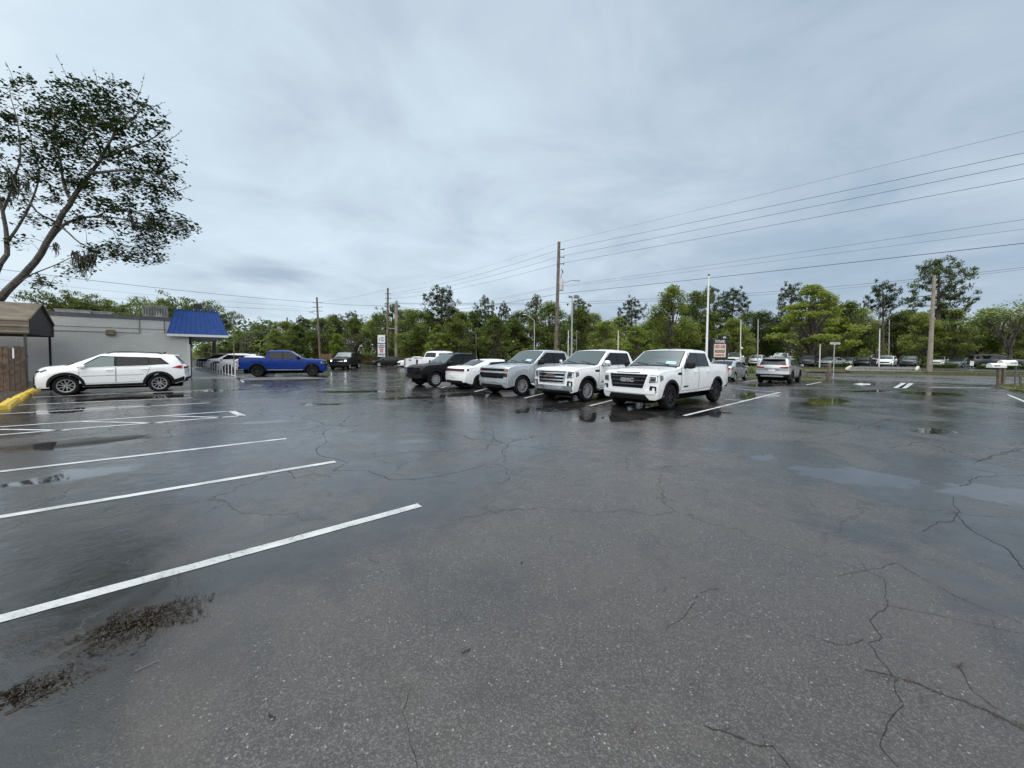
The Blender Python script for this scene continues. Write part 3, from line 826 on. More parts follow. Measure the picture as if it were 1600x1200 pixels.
n2 = nd(wn, 'ShaderNodeTexNoise', i_Scale=1.7, i_Detail=8.0, i_Roughness=0.6, i_Distortion=0.6)
lk(wn, cb.outputs[0], n1.inputs['Vector']); lk(wn, cb.outputs[0], n2.inputs['Vector'])
cl = math_n(wn, 'ADD', math_n(wn, 'MULTIPLY', n1.outputs[0], 0.70), math_n(wn, 'MULTIPLY', n2.outputs[0], 0.40))
# brighter cloud to the west (photo left), greyer to the east
side = maprange(wn, sp.outputs[0], -0.75, 0.8, 0.10, -0.165, False)
cl = math_n(wn, 'ADD', cl, side)
# a darker wisp hanging low in the west-north-west, and a second faint one
for (px_, py_, wx, wz, k_) in ((420, 425, .13, .035, .20), (690, 400, .10, .03, .07), (300, 300, .45, .05, .06), (1150, 330, .5, .06, .06)):
    d_ = ray(px_, py_).normalized()
    sb = nd(wn, 'ShaderNodeVectorMath', operation='SUBTRACT'); lk(wn, tc.outputs['Generated'], sb.inputs[0]); sb.inputs[1].default_value = d_
    ad = nd(wn, 'ShaderNodeVectorMath', operation='MULTIPLY_ADD'); lk(wn, n2.outputs[1], ad.inputs[0]); ad.inputs[1].default_value = (.10, .10, .05); lk(wn, sb.outputs[0], ad.inputs[2])
    dv = nd(wn, 'ShaderNodeVectorMath', operation='MULTIPLY_ADD'); lk(wn, ad.outputs[0], dv.inputs[0]); dv.inputs[1].default_value = (1 / wx, 1 / wx, 1 / wz); dv.inputs[2].default_value = (-.05 / wx, -.05 / wx, -.025 / wz)
    ln = nd(wn, 'ShaderNodeVectorMath', operation='LENGTH'); lk(wn, dv.outputs[0], ln.inputs[0])
    cl = math_n(wn, 'SUBTRACT', cl, maprange(wn, ln.outputs['Value'], 1.0, 0.1, 0.0, k_))
ramp = nd(wn, 'ShaderNodeValToRGB'); lk(wn, cl, ramp.inputs[0])
e = ramp.color_ramp.elements
def srgb(r, g, b):
    f = lambda c: (c / 255 / 12.92) if c / 255 <= .04045 else ((c / 255 + .055) / 1.055) ** 2.4
    return (f(r), f(g), f(b), 1)
e[0].position = 0.30; e[0].color = srgb(160, 180, 198)
e[1].position = 0.72; e[1].color = srgb(219, 234, 244)
for pos, c in ((0.43, (180, 196, 212)), (0.52, (196, 211, 225)), (0.60, (206, 223, 236))):
    x = e.new(pos); x.color = srgb(*c)
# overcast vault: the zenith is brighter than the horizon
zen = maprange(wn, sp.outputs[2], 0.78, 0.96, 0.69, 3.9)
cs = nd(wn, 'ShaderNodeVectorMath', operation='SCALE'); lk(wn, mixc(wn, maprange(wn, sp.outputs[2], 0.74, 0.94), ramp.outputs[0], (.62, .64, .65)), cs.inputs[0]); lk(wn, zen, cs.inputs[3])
ss = nd(wn, 'ShaderNodeVectorMath', operation='SCALE'); lk(wn, sky.outputs[0], ss.inputs[0]); ss.inputs[3].default_value = 0.09
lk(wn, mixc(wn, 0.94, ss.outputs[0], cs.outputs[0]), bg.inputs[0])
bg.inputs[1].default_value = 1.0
sun = bpy.data.lights.new('sun', 'SUN'); sun.energy = 1.5; sun.angle = R(85); sun.color = (1, .95, .87)
so = bpy.data.objects.new('sun', sun); COL.objects.link(so)
sd = Vector((sin(SUN_AZ) * cos(SUN_EL), cos(SUN_AZ) * cos(SUN_EL), sin(SUN_EL)))
so.rotation_euler = sd.to_track_quat('Z', 'Y').to_euler()
SC.view_settings.view_transform = 'Standard'; SC.view_settings.look = 'None'
SC.view_settings.exposure = 0.65; SC.view_settings.gamma = 1.0
try:
    SC.cycles.max_bounces = 8; SC.cycles.glossy_bounces = 3; SC.cycles.diffuse_bounces = 5; SC.cycles.transmission_bounces = 5
except Exception: pass

# ------------------------------------------------------------------ ground materials
def asphalt(name, dark, wet_bias, near=True, pools=(), stains=()):
    m, nt, b = new_mat(name)
    geo = nd(nt, 'ShaderNodeNewGeometry'); P = geo.outputs['Position']
    big = nd(nt, 'ShaderNodeTexNoise', i_Scale=0.16, i_Detail=7.0, i_Roughness=0.62, i_Distortion=0.5); lk(nt, P, big.inputs['Vector'])
    mid = nd(nt, 'ShaderNodeTexNoise', i_Scale=1.1, i_Detail=8.0, i_Roughness=0.7, i_Distortion=0.3); lk(nt, P, mid.inputs['Vector'])
    fine = nd(nt, 'ShaderNodeTexNoise', i_Scale=55.0, i_Detail=3.0, i_Roughness=0.7); lk(nt, P, fine.inputs['Vector'])
    wet = math_n(nt, 'ADD', math_n(nt, 'MULTIPLY', big.outputs[0], 0.75), math_n(nt, 'MULTIPLY', mid.outputs[0], 0.45))
    wet = math_n(nt, 'ADD', wet, wet_bias)
    streak = nd(nt, 'ShaderNodeTexNoise', i_Scale=4.5, i_Detail=6.0, i_Roughness=0.65, i_Distortion=0.4); lk(nt, P, streak.inputs['Vector'])
    if pools:
        patch = nd(nt, 'ShaderNodeTexNoise', i_Scale=.42, i_Detail=5.0, i_Roughness=.6, i_Distortion=1.2); lk(nt, P, patch.inputs['Vector'])
        # the left bays are sealed smooth and hold a film of water; the open middle has drained
        s3 = nd(nt, 'ShaderNodeSeparateXYZ'); lk(nt, P, s3.inputs[0])
        sx = math_n(nt, 'SUBTRACT', s3.outputs[0], math_n(nt, 'MULTIPLY', s3.outputs[1], .47))
        sx = math_n(nt, 'ADD', sx, math_n(nt, 'MULTIPLY', math_n(nt, 'SUBTRACT', mid.outputs[0], .5), 2.2))
        leftz = maprange(nt, sx, -1.7, -3.6)
        dryz = math_n(nt, 'MULTIPLY', maprange(nt, sx, -3.4, -1.6), maprange(nt, s3.outputs[1], 11.0, 4.0))
        dryz = math_n(nt, 'MULTIPLY', dryz, maprange(nt, sx, 2.4, .5))
        wet = math_n(nt, 'ADD', wet, math_n(nt, 'MULTIPLY', leftz, .11))
        wet = math_n(nt, 'ADD', wet, math_n(nt, 'MULTIPLY', maprange(nt, sx, 1.0, 3.4), .07))
        wet = math_n(nt, 'ADD', wet, math_n(nt, 'MULTIPLY', math_n(nt, 'SUBTRACT', patch.outputs[0], .5), .62))
        wet = math_n(nt, 'SUBTRACT', wet, math_n(nt, 'MULTIPLY', dryz, .08))
    wet = math_n(nt, 'ADD', wet, math_n(nt, 'MULTIPLY', math_n(nt, 'SUBTRACT', streak.outputs[0], .5), .22))
    # dips of the paving where rain collects (x, y, long, wide, angle, depth)
    pool = None
    warp = nd(nt, 'ShaderNodeTexNoise', i_Scale=1.6, i_Detail=5.0, i_Roughness=0.6); lk(nt, P, warp.inputs['Vector'])
    wv = nd(nt, 'ShaderNodeVectorMath', operation='SUBTRACT'); lk(nt, warp.outputs[1], wv.inputs[0]); wv.inputs[1].default_value = (.5, .5, .5)
    ws = nd(nt, 'ShaderNodeVectorMath', operation='MULTIPLY_ADD'); lk(nt, wv.outputs[0], ws.inputs[0]); ws.inputs[1].default_value = (1.1, 1.1, 0); lk(nt, P, ws.inputs[2])
    for (x, y, lx, ly, a, dp) in pools:
        mp = nd(nt, 'ShaderNodeMapping', vector_type='TEXTURE')
        mp.inputs[1].default_value = (x, y, 0); mp.inputs[2].default_value = (0, 0, R(a)); mp.inputs[3].default_value = (lx, ly, 5)
        lk(nt, ws.outputs[0], mp.inputs[0])
        gr = nd(nt, 'ShaderNodeTexGradient', gradient_type='SPHERICAL'); lk(nt, mp.outputs[0], gr.inputs[0])
        v = math_n(nt, 'MULTIPLY', gr.outputs[1], dp)
        pool = v if pool is None else math_n(nt, 'MAXIMUM', pool, v)
    damp = maprange(nt, wet, 0.47, 0.72)
    film = maprange(nt, wet, 0.60, 0.76)
    if pool is not None:
        damp = math_n(nt, 'MAXIMUM', damp, maprange(nt, pool, 0.05, 0.5))
        rag = math_n(nt, 'ADD', pool, math_n(nt, 'MULTIPLY', math_n(nt, 'SUBTRACT', mid.outputs[0], 0.5), 0.35))
        water = maprange(nt, rag, 0.30, 0.52)
    # colour: grey aggregate in black binder, darker where soaked
    st = nd(nt, 'ShaderNodeTexVoronoi', i_Scale=140.0, feature='F1'); lk(nt, P, st.inputs['Vector'])
    sc = nd(nt, 'ShaderNodeSeparateColor'); lk(nt, st.outputs['Color'], sc.inputs[0])
    chip = math_n(nt, 'POWER', sc.outputs[0], 3.2)
    st2 = nd(nt, 'ShaderNodeTexVoronoi', i_Scale=75.0, feature='F1'); lk(nt, P, st2.inputs['Vector'])
    sc2 = nd(nt, 'ShaderNodeSeparateColor'); lk(nt, st2.outputs['Color'], sc2.inputs[0])
    bigchip = maprange(nt, sc2.outputs[0], 0.965, 0.985)
    bigchip = math_n(nt, 'MULTIPLY', bigchip, maprange(nt, st2.outputs['Distance'], 0.45, 0.30))
    base = mixc(nt, maprange(nt, mid.outputs[0], .3, .7), tuple(c * .80 for c in dark), tuple(c * 1.15 for c in dark))
    base = mixc(nt, math_n(nt, 'MULTIPLY', chip, .85), base, (0.115, 0.108, 0.10))
    base = mixc(nt, math_n(nt, 'MULTIPLY', bigchip, .9), base, (0.26, 0.245, 0.23))
    base = mixc(nt, math_n(nt, 'MULTIPLY', damp, 0.80), base, (0.010, 0.0115, 0.013))
    # silt washed into hollows: brown stains with ragged edges
    for (x, y, lx, ly, a, dp) in stains:
        mp = nd(nt, 'ShaderNodeMapping', vector_type='TEXTURE')
        mp.inputs[1].default_value = (x, y, 0); mp.inputs[2].default_value = (0, 0, R(a)); mp.inputs[3].default_value = (lx, ly, 5)
        sw = nd(nt, 'ShaderNodeVectorMath', operation='MULTIPLY_ADD'); lk(nt, wv.outputs[0], sw.inputs[0]); sw.inputs[1].default_value = (.45, .45, 0); lk(nt, P, sw.inputs[2])
        lk(nt, sw.outputs[0], mp.inputs[0])
        gr = nd(nt, 'ShaderNodeTexGradient', gradient_type='SPHERICAL'); lk(nt, mp.outputs[0], gr.inputs[0])
        rg = nd(nt, 'ShaderNodeTexNoise', i_Scale=26.0, i_Detail=6.0, i_Roughness=.75); lk(nt, P, rg.inputs['Vector'])
        v = math_n(nt, 'ADD', gr.outputs[1], math_n(nt, 'MULTIPLY', math_n(nt, 'SUBTRACT', rg.outputs[0], .5), 1.1))
        sf = math_n(nt, 'MULTIPLY', maprange(nt, v, .18, .42), dp)
        base = mixc(nt, sf, base, mixc(nt, maprange(nt, rg.outputs[0], .42, .66), (.010, .007, .004), (.040, .028, .017)))
    if pools:
        base = mixc(nt, math_n(nt, 'MULTIPLY', maprange(nt, patch.outputs[0], .52, .36), .40), base, (0.062, 0.050, 0.040))
    # fine net of cracks
    vw = nd(nt, 'ShaderNodeVectorMath', operation='MULTIPLY_ADD'); lk(nt, wv.outputs[0], vw.inputs[0]); vw.inputs[1].default_value = (.8, .8, 0); lk(nt, P, vw.inputs[2])
    vo = nd(nt, 'ShaderNodeTexVoronoi', i_Scale=0.42, feature='DISTANCE_TO_EDGE'); lk(nt, vw.outputs[0], vo.inputs['Vector'])
    cr = maprange(nt, vo.outputs['Distance'], 0.0075, 0.002)
    vo2 = nd(nt, 'ShaderNodeTexVoronoi', i_Scale=1.5, feature='DISTANCE_TO_EDGE'); lk(nt, vw.outputs[0], vo2.inputs['Vector'])
    cr2 = math_n(nt, 'MULTIPLY', maprange(nt, vo2.outputs['Distance'], 0.011, 0.003), maprange(nt, warp.outputs[0], 0.50, 0.62))
    cm = nd(nt, 'ShaderNodeTexNoise', i_Scale=0.23, i_Detail=3.0); lk(nt, P, cm.inputs['Vector'])
    cr = math_n(nt, 'MULTIPLY', cr, maprange(nt, cm.outputs[0], 0.44, 0.54))
    cr2 = math_n(nt, 'MULTIPLY', cr2, maprange(nt, cm.outputs[0], 0.42, 0.56))
    crk = math_n(nt, 'MAXIMUM', cr, cr2)
    base = mixc(nt, math_n(nt, 'MULTIPLY', crk, .70), base, (0.006, 0.006, 0.006))
    lk(nt, base, b.inputs['Base Color'])
    ro = math_n(nt, 'ADD', math_n(nt, 'MULTIPLY', damp, -0.07), 0.29)
    ro = math_n(nt, 'SUBTRACT', ro, math_n(nt, 'MULTIPLY', film, 0.06))
    ro = math_n(nt, 'ADD', ro, math_n(nt, 'MULTIPLY', math_n(nt, 'SUBTRACT', streak.outputs[0], .5), .60), True)
    bs = math_n(nt, 'SUBTRACT', 0.20, math_n(nt, 'MULTIPLY', film, 0.15))
    if pool is not None:
        dry = math_n(nt, 'SUBTRACT', 1.0, water)
        ro = math_n(nt, 'ADD', math_n(nt, 'MULTIPLY', ro, dry), math_n(nt, 'MULTIPLY', water, 0.035))
        bs = math_n(nt, 'MULTIPLY', bs, dry)
    ro = math_n(nt, 'ADD', ro, math_n(nt, 'MULTIPLY', crk, .4), True)
    lk(nt, ro, b.inputs['Roughness'])
    b.inputs['IOR'].default_value = 1.75
    hgt = math_n(nt, 'ADD', math_n(nt, 'MULTIPLY', st.outputs['Distance'], -0.6), fine.outputs[0])
    bp = nd(nt, 'ShaderNodeBump', i_Distance=0.006); lk(nt, bs, bp.inputs['Strength']); lk(nt, hgt, bp.inputs['Height'])
    # long shallow undulation of the surface
    und = nd(nt, 'ShaderNodeTexNoise', i_Scale=6.0, i_Detail=7.0, i_Roughness=.62, i_Distortion=.8); lk(nt, P, und.inputs['Vector'])
    bp2 = nd(nt, 'ShaderNodeBump', i_Distance=0.03); lk(nt, und.outputs[0], bp2.inputs['Height']); lk(nt, math_n(nt, 'MULTIPLY', dry, .13) if pool is not None else math_n(nt, 'MULTIPLY', bs, .3), bp2.inputs['Strength'])
    lk(nt, bp.outputs[0], bp2.inputs['Normal']); lk(nt, bp2.outputs[0], b.inputs['Normal'])
    return m

def pool_at(px, py, lx, ly, a, d):
    g = ground(px, py); return (g.x, g.y, lx, ly, a, d)
POOLS = [pool_at(1453, 615, 2.4, 1.7, 20, 1.0), pool_at(1460, 674, .85, .55, 10, 1.0), pool_at(1330, 742, 1.3, .75, -10, .95), pool_at(1570, 772, 1.25, .8, -20, .9),
    pool_at(1290, 628, 3.4, 1.0, 42, .9), pool_at(1360, 611, 3.0, .8, 25, .8), pool_at(1500, 905, .60, .30, -15, .8), pool_at(1590, 960, .5, .3, -20, .8),
    pool_at(640, 622, 2.6, .9, 20, .8), pool_at(560, 612, 3.2, 1.0, 10, .85), pool_at(720, 617, 3.5, 1.2, 40, .85), pool_at(500, 632, 2.0, .7, 0, .75), pool_at(860, 638, 2.8, 1.1, 40, .9), pool_at(960, 650, 2.6, 1.3, 42, .95),
    pool_at(1085, 645, 2.4, 1.3, 42, .95), pool_at(1010, 636, 3.0, 1.6, 42, .95), pool_at(900, 624, 3.0, 1.4, 42, .9), pool_at(800, 615, 3.2, 1.4, 42, .9), pool_at(1180, 618, 4.0, 1.6, 42, .8), pool_at(1190, 602, 3.0, 1.5, 42, .8),
    pool_at(140, 690, 2.6, 1.1, 40, .75), pool_at(130, 640, 3.0, 1.4, 40, .8), pool_at(300, 612, 4.0, 1.2, 40, .85), pool_at(210, 622, 3.6, 1.3, 40, .8), pool_at(100, 745, 1.5, .8, 40, .7), pool_at(330, 1010, .55, .40, 50, .4), pool_at(740, 750, .7, .45, 10, .5), pool_at(640, 690, 1.2, .5, 10, .5), pool_at(1110, 700, .8, .4, 20, .5), pool_at(410, 660, 1.6, .7, 20, .6), pool_at(1190, 715, .7, .45, 0, .6)]
STAINS = [pool_at(222, 972, .44, .33, 32, 1.0), pool_at(30, 1090, .40, .20, 30, .9), pool_at(20, 1000, .5, .12, 38, .5)]
MA = asphalt('wet_asphalt', (0.037, 0.030, 0.025), 0.01, True, POOLS, STAINS)
MR = asphalt('road_asphalt', (0.10, 0.10, 0.10), -0.06, False)
def stripe_mat():
    m, nt, b = new_mat('road_paint')
    geo = nd(nt, 'ShaderNodeNewGeometry'); P = geo.outputs['Position']
    a = nd(nt, 'ShaderNodeTexNoise', i_Scale=42.0, i_Detail=5.0, i_Roughness=.75); lk(nt, P, a.inputs['Vector'])
    c = nd(nt, 'ShaderNodeTexNoise', i_Scale=3.0, i_Detail=6.0); lk(nt, P, c.inputs['Vector'])
    w = math_n(nt, 'ADD', math_n(nt, 'MULTIPLY', a.outputs[0], .7), math_n(nt, 'MULTIPLY', c.outputs[0], .3))
    col = mixc(nt, maprange(nt, c.outputs[0], .3, .7), (.38, .39, .39), (.52, .53, .53))
    col = mixc(nt, maprange(nt, w, .47, .36), col, (.09, .09, .09))
    v = nd(nt, 'ShaderNodeTexVoronoi', i_Scale=95.0); lk(nt, P, v.inputs['Vector'])
    lk(nt, col, b.inputs['Base Color']); b.inputs['Roughness'].default_value = .5
    bp = nd(nt, 'ShaderNodeBump', i_Strength=.5, i_Distance=.005); lk(nt, v.outputs['Distance'], bp.inputs['Height']); lk(nt, bp.outputs[0], b.inputs['Normal'])
    return m
MS = stripe_mat()
def soil(name, c1, c2, c3, s1=1.2, s2=30):
    m, nt, b = new_mat(name)
    geo = nd(nt, 'ShaderNodeNewGeometry'); P = geo.outputs['Position']
    a = nd(nt, 'ShaderNodeTexNoise', i_Scale=s1, i_Detail=7.0, i_Roughness=.65); lk(nt, P, a.inputs['Vector'])
    f = nd(nt, 'ShaderNodeTexNoise', i_Scale=s2, i_Detail=4.0, i_Roughness=.7); lk(nt, P, f.inputs['Vector'])
    col = mixc(nt, maprange(nt, a.outputs[0], .36, .64), c1, c2)
    col = mixc(nt, maprange(nt, f.outputs[0], .48, .70), col, c3)
    lk(nt, col, b.inputs['Base Color']); b.inputs['Roughness'].default_value = .9
    bp = nd(nt, 'ShaderNodeBump', i_Strength=.9, i_Distance=.05); lk(nt, f.outputs[0], bp.inputs['Height']); lk(nt, bp.outputs[0], b.inputs['Normal'])
    return m
MG = soil('grass_verge', (.05, .075, .018), (.085, .085, .03), (.13, .105, .05))
MPS = soil('pine_straw', (.060, .036, .018), (.050, .060, .018), (.10, .07, .038), .45, 14)
MGR = soil('woodland_floor', (.03, .04, .012), (.05, .05, .02), (.05, .03, .015))
MCON = simple('concrete', (.27, .26, .24), .7, var=.25, scale=3, bump=.4, bscale=25)
MWALK = simple('wet_concrete', (.20, .20, .195), .28, var=.25, scale=1.2)

# ------------------------------------------------------------------ ground sheets
UX, VX = Vector((cos(R(42)), sin(R(42)), 0)), Vector((-sin(R(42)), cos(R(42)), 0))
def AB(a, b, z=0.0): return UX * a + VX * b + Vector((0, 0, z))
def sheet(name, pts, m, kind='structure', sub=0):
    mb = MB(); mb.poly(pts, 0); o = mb.build(name, m); tag(o, kind=kind); return o
sheet('ground', [(-700, -700, -.03), (900, -700, -.03), (900, 900, -.03), (-700, 900, -.03)], MGR)
# lot: axis of the bays a, across b
LOT = [AB(-60, -45), AB(39.3, -45), AB(39.3, 3.5), AB(36.4, 6.5), AB(36.4, 30), AB(50, 34), AB(50, 62), AB(-10, 62), AB(-60, 62)]
sheet('parking_lot', LOT, MA)
sheet('road', [AB(39.0, -90, -.006), AB(70, -90, -.006), AB(60, -6, -.006), AB(52.5, 8, -.006), AB(52.5, 130, -.006), AB(39.0, 130, -.006)], MR)
# second road arm seen between the parked rows
far = MB()
rows = []
for b_ in range(-90, 131, 4):
    ed = 52.2 if b_ >= 8 else (52.2 + (8 - b_) * 7.8 / 14 if b_ > -6 else 60 + (-6 - b_) * .119)
    bump = lambda k: .10 * noise.noise((b_ * .23, k * 3.1, 0))
    rows.append([AB(ed, b_, -.02), AB(ed + .15, b_, .12), AB(ed + 3, b_, .20 + bump(1)), AB(ed + 7, b_, .34 + bump(2)), AB(ed + 12, b_, .32 + bump(3)), AB(ed + 15, b_, .34)])
far.grid(rows, 0, True, flip=False)
tag(far.build('verge', MPS), kind='structure')
gv = MB(); rows = []
for b_ in range(-90, 131, 3):
    ed = 52.2 if b_ >= 8 else (52.2 + (8 - b_) * 7.8 / 14 if b_ > -6 else 60 + (-6 - b_) * .119)
    w = 2.2 + .9 * noise.noise((b_ * .31, 9, 2))
    rows.append([AB(ed + .12, b_, .13), AB(ed + w * .5, b_, .20), AB(ed + w, b_, .235 + .02 * w)])
gv.grid(rows, 0, True)
tag(gv.build('grass_strip', MG), kind='structure')
sheet('far_lot', [AB(64, -60, .352), AB(110, -60, .352), AB(110, 90, .352), AB(64, 90, .352)], asphalt('far_lot_asphalt', (.075, .075, .075), -.02, False))
# driveway apron of the far lot
d0, d1 = at(1322, 582.5, 40.5), at(1432, 581, 40.5)
e0, e1 = at(1334, 572, 55), at(1436, 572, 55)
dw = MB(); rows = []
for k in range(9):
    t_ = k / 8; z_ = itp([(0, .25), (.12, .33), (.35, .50), (.75, .52), (1, .40)], t_)
    A_ = Vector((d0.x, d0.y, 0)).lerp(Vector((e0.x, e0.y, 0)), t_); B_ = Vector((d1.x + .5, d1.y, 0)).lerp(Vector((e1.x, e1.y, 0)), t_)
    rows.append([A_ + Vector((0, 0, z_)), B_ + Vector((0, 0, z_)), B_ + Vector((0, 0, z_ - .4))]); rows[-1].insert(0, A_ + Vector((0, 0, z_ - .4)))
dw.grid(rows, 0, False); tag(dw.build('driveway', simple('drive_concrete', (.13, .13, .128), .45, var=.25, scale=1.5)), kind='structure')
for p, q in ((d0, e0), (d1, e1)):
    k = MB(); A = Vector((p.x, p.y, .22)); B = Vector((q.x, q.y, .4)); A = A.lerp(B, .06); B = A.lerp(B, .5); A.z = .36; B.z = .50
    dr = (B - A).normalized(); sd_ = Vector((-dr.y, dr.x, 0)) * .12
    k.grid([[A - sd_, A - sd_ + Vector((0, 0, .20)), A + sd_ + Vector((0, 0, .20)), A + sd_], [B - sd_, B - sd_ + Vector((0, 0, .2)), B + sd_ + Vector((0, 0, .2)), B + sd_]], 0, False)
    k.poly([A - sd_, A + sd_, A + sd_ + Vector((0, 0, .2)), A - sd_ + Vector((0, 0, .2))])
    tag(k.build('kerb', simple('kerb_paint', (.55, .52, .40), .6, var=.2)), kind='structure')

# grass island by the low rail, grass corner by the mailboxes
def mound(name, pts, m, h=.09):
    c = sum((Vector(p) for p in pts), Vector()) / len(pts)
    mb = MB(); n = len(pts)
    fine = []
    for i in range(n):
        a, b = Vector(pts[i]), Vector(pts[(i + 1) % n])
        for k in range(6):
            p = a.lerp(b, k / 6); p += (p - c).normalized() * .25 * noise.noise(p * .9); fine.append(p)
    rows = []
    for f, z in ((1, -.01), (.985, h * .5), (.93, h), (.6, h * 1.2), (.3, h * 1.25), (0.02, h * 1.3)):
        rows.append([c.lerp(p, f) + Vector((0, 0, z + (.03 * noise.noise(p * 1.7) if 0 < f < .95 else 0))) for p in fine])
    mb.grid(rows, 0, True, closed=True)
    o = mb.build(name, m); tag(o, kind='structure'); return o
mound('grass_island', [AB(35.6, 5.6), AB(38.6, 6.0), AB(38.9, 8), AB(38.9, 34), AB(35.8, 34), AB(35.5, 8)], MG)
q = [ground(1556, 603), ground(1575, 611), ground(1640, 622), ground(1760, 626), ground(1790, 602), ground(1640, 597)]
mound('grass_corner', q, MG)

def grass_tufts(name, regions, n, h, m, seed):
    rnd = random.Random(seed); mb = MB()
    for _ in range(n):
        A, B, C, z = rnd.choice(regions)
        u, v = rnd.random(), rnd.random()
        if u + v > 1: u, v = 1 - u, 1 - v
        p = A + (B - A) * u + (C - A) * v; p.z = z
        for _k in range(4):
            a = rnd.uniform(0, 2 * pi); L = h * rnd.uniform(.4, 1.2)
            d = Vector((cos(a), sin(a), 0)); t = p + d * L * rnd.uniform(.1, .7) + Vector((0, 0, L))
            s_ = Vector((-d.y, d.x, 0)) * .018
            mb.poly([p - s_, p + s_, t], 0)
    o = mb.build(name, m); tag(o, 'short grass and dry straw growing at the lot edges', 'grass', kind='stuff')
blade = soil('grass_blades', (.07, .10, .02), (.12, .12, .04), (.16, .13, .06), 2, 20)
grass_tufts('grass', [(AB(35.6, 6.0), AB(38.6, 6.0), AB(35.8, 20), .07), (AB(38.6, 6), AB(38.8, 20), AB(35.8, 20), .07), (q[0], q[2], q[4], .08), (q[1], q[2], q[3], .05)], 5200, .10, blade, 3)
grass_tufts('grass', [(AB(52.6, 8), AB(54.6, 8), AB(52.6, 60), .17), (AB(54.6, 8), AB(54.6, 60), AB(52.6, 60), .19), (AB(52.8, 8), AB(55, 8), AB(60.4, -8), .19), (AB(60.4, -8), AB(62.6, -8), AB(55, 8), .2), (AB(60.6, -8), AB(62.6, -8), AB(64, -40), .2), (AB(56, 14), AB(60, 14), AB(62, -5), .36), (AB(56, 40), AB(60, 14), AB(56, 14), .36)], 9000, .13, blade, 4)

# ------------------------------------------------------------------ markings
def stripe(p0, p1, w=.105, name='parking_stripe', z=.004, wob=.004):
    A, B = ground(*p0), ground(*p1)
    L = (B - A).length; d = (B - A) / L; s_ = Vector((-d.y, d.x, 0))
    n = max(2, int(L / .12)); rows = []
    for i in range(n + 1):
        p = A + d * (L * i / n)
        e1_ = w / 2 + wob * noise.noise((p.x * 9, p.y * 9, 1)) * 2; e2_ = w / 2 + wob * noise.noise((p.x * 9, p.y * 9, 7)) * 2
        rows.append([p - s_ * e1_ + Vector((0, 0, z)), p + s_ * e2_ + Vector((0, 0, z))])
    mb = MB(); mb.grid(rows, 0, False); o = mb.build(name, MS); tag(o, kind='structure'); return o
def ext(p0, p1, k):
    """same line carried on past the edge of the frame"""
    A, B = ground(*p0), ground(*p1); return A + (A - B) * k, B
def stripe_w(A, B, w=.105, name='parking_stripe'):
    d = (B - A).normalized(); s_ = Vector((-d.y, d.x, 0)); n = max(2, int((B - A).length / .12)); rows = []
    for i in range(n + 1):
        p = A.lerp(B, i / n); r = lambda k: w / 2 + .008 * noise.noise((p.x * 9, p.y * 9, k))
        rows.append([p - s_ * r(1) + Vector((0, 0, .004)), p + s_ * r(7) + Vector((0, 0, .004))])
    mb = MB(); mb.grid(rows, 0, False); o = mb.build(name, MS); tag(o, kind='structure'); return o
for p0, p1, k in (((0, 967.5), (656, 789.5), .8), ((0, 808), (524, 721.5), .8), ((0, 737), (447, 685.5), .7), ((0, 679.5), (380, 649.5), .4), ((0, 667), (362, 642.5), .4), ((0, 647), (328, 629.5), .3), ((28, 633), (300, 621.5), 0), ((50, 621), (330, 609), 0), ((118, 617), (300, 611.5), 0)):
    A, B = ext(p0, p1, k); stripe_w(A, B, .115)
stripe_w(ground(361, 642.5), ground(379, 650), .16)
for p0, p1 in (((255, 650), (352, 652.5)), ((130, 659), (255, 661)), ((0, 671), (105, 672.5))):
    stripe_w(ground(*p0), ground(*p1), .10)
for p0, p1 in (((1069, 649.5), (1219, 613)), ((922, 634), (990, 617)), ((820, 622), (880, 607)), ((742, 612), (790, 600)), ((690, 606), (715, 599)), ((1150, 607.5), (1216, 613)), ((1130, 623.5), (1162, 626)), ((1162, 597), (1185, 593.5)), ((1260, 601.5), (1283, 597)), ((640, 594), (672, 593.5)), ((1575, 617), (1640, 643))):
    stripe_w(ground(*p0), ground(*p1), .11)
stripe_w(ground(1300, 592.3), ground(1506, 602.5), .14, 'road_line')
stripe_w(ground(1443, 591.5), ground(1600, 596.5), .14, 'road_line')
stripe_w(ground(1452, 605.3), ground(1548, 606.2), .20, 'road_line')
stripe_w(ground(1402, 606.5), ground(1414, 598.5), .34, 'road_line')
stripe_w(ground(1409, 606.5), ground(1422, 599), .34, 'road_line')
ar = MB(); ar.poly([ground(*p) + Vector((0, 0, .005)) for p in ((1333, 600), (1349, 598.2), (1347, 599.3), (1360, 599.6), (1360, 601.5), (1347, 601.6), (1349, 602.8))])
tag(ar.build('road_arrow', MS), kind='structure')
# walk and apron in front of the grey building, lighter concrete
sheet('walkway', [ground(297, 591.5) + Vector((0, 0, .004)), ground(385, 591.8) + Vector((0, 0, .004)), ground(361, 588) + Vector((0, 0, .004)), ground(303, 574.5) + Vector((0, 0, .004)), ground(288, 574.5) + Vector((0, 0, .004))], MWALK)
sheet('concrete_apron', [ground(372, 594.5) + Vector((0, 0, .004)), ground(520, 591.5) + Vector((0, 0, .004)), ground(470, 588.3) + Vector((0, 0, .004)), ground(370, 590.5) + Vector((0, 0, .004))], MWALK)

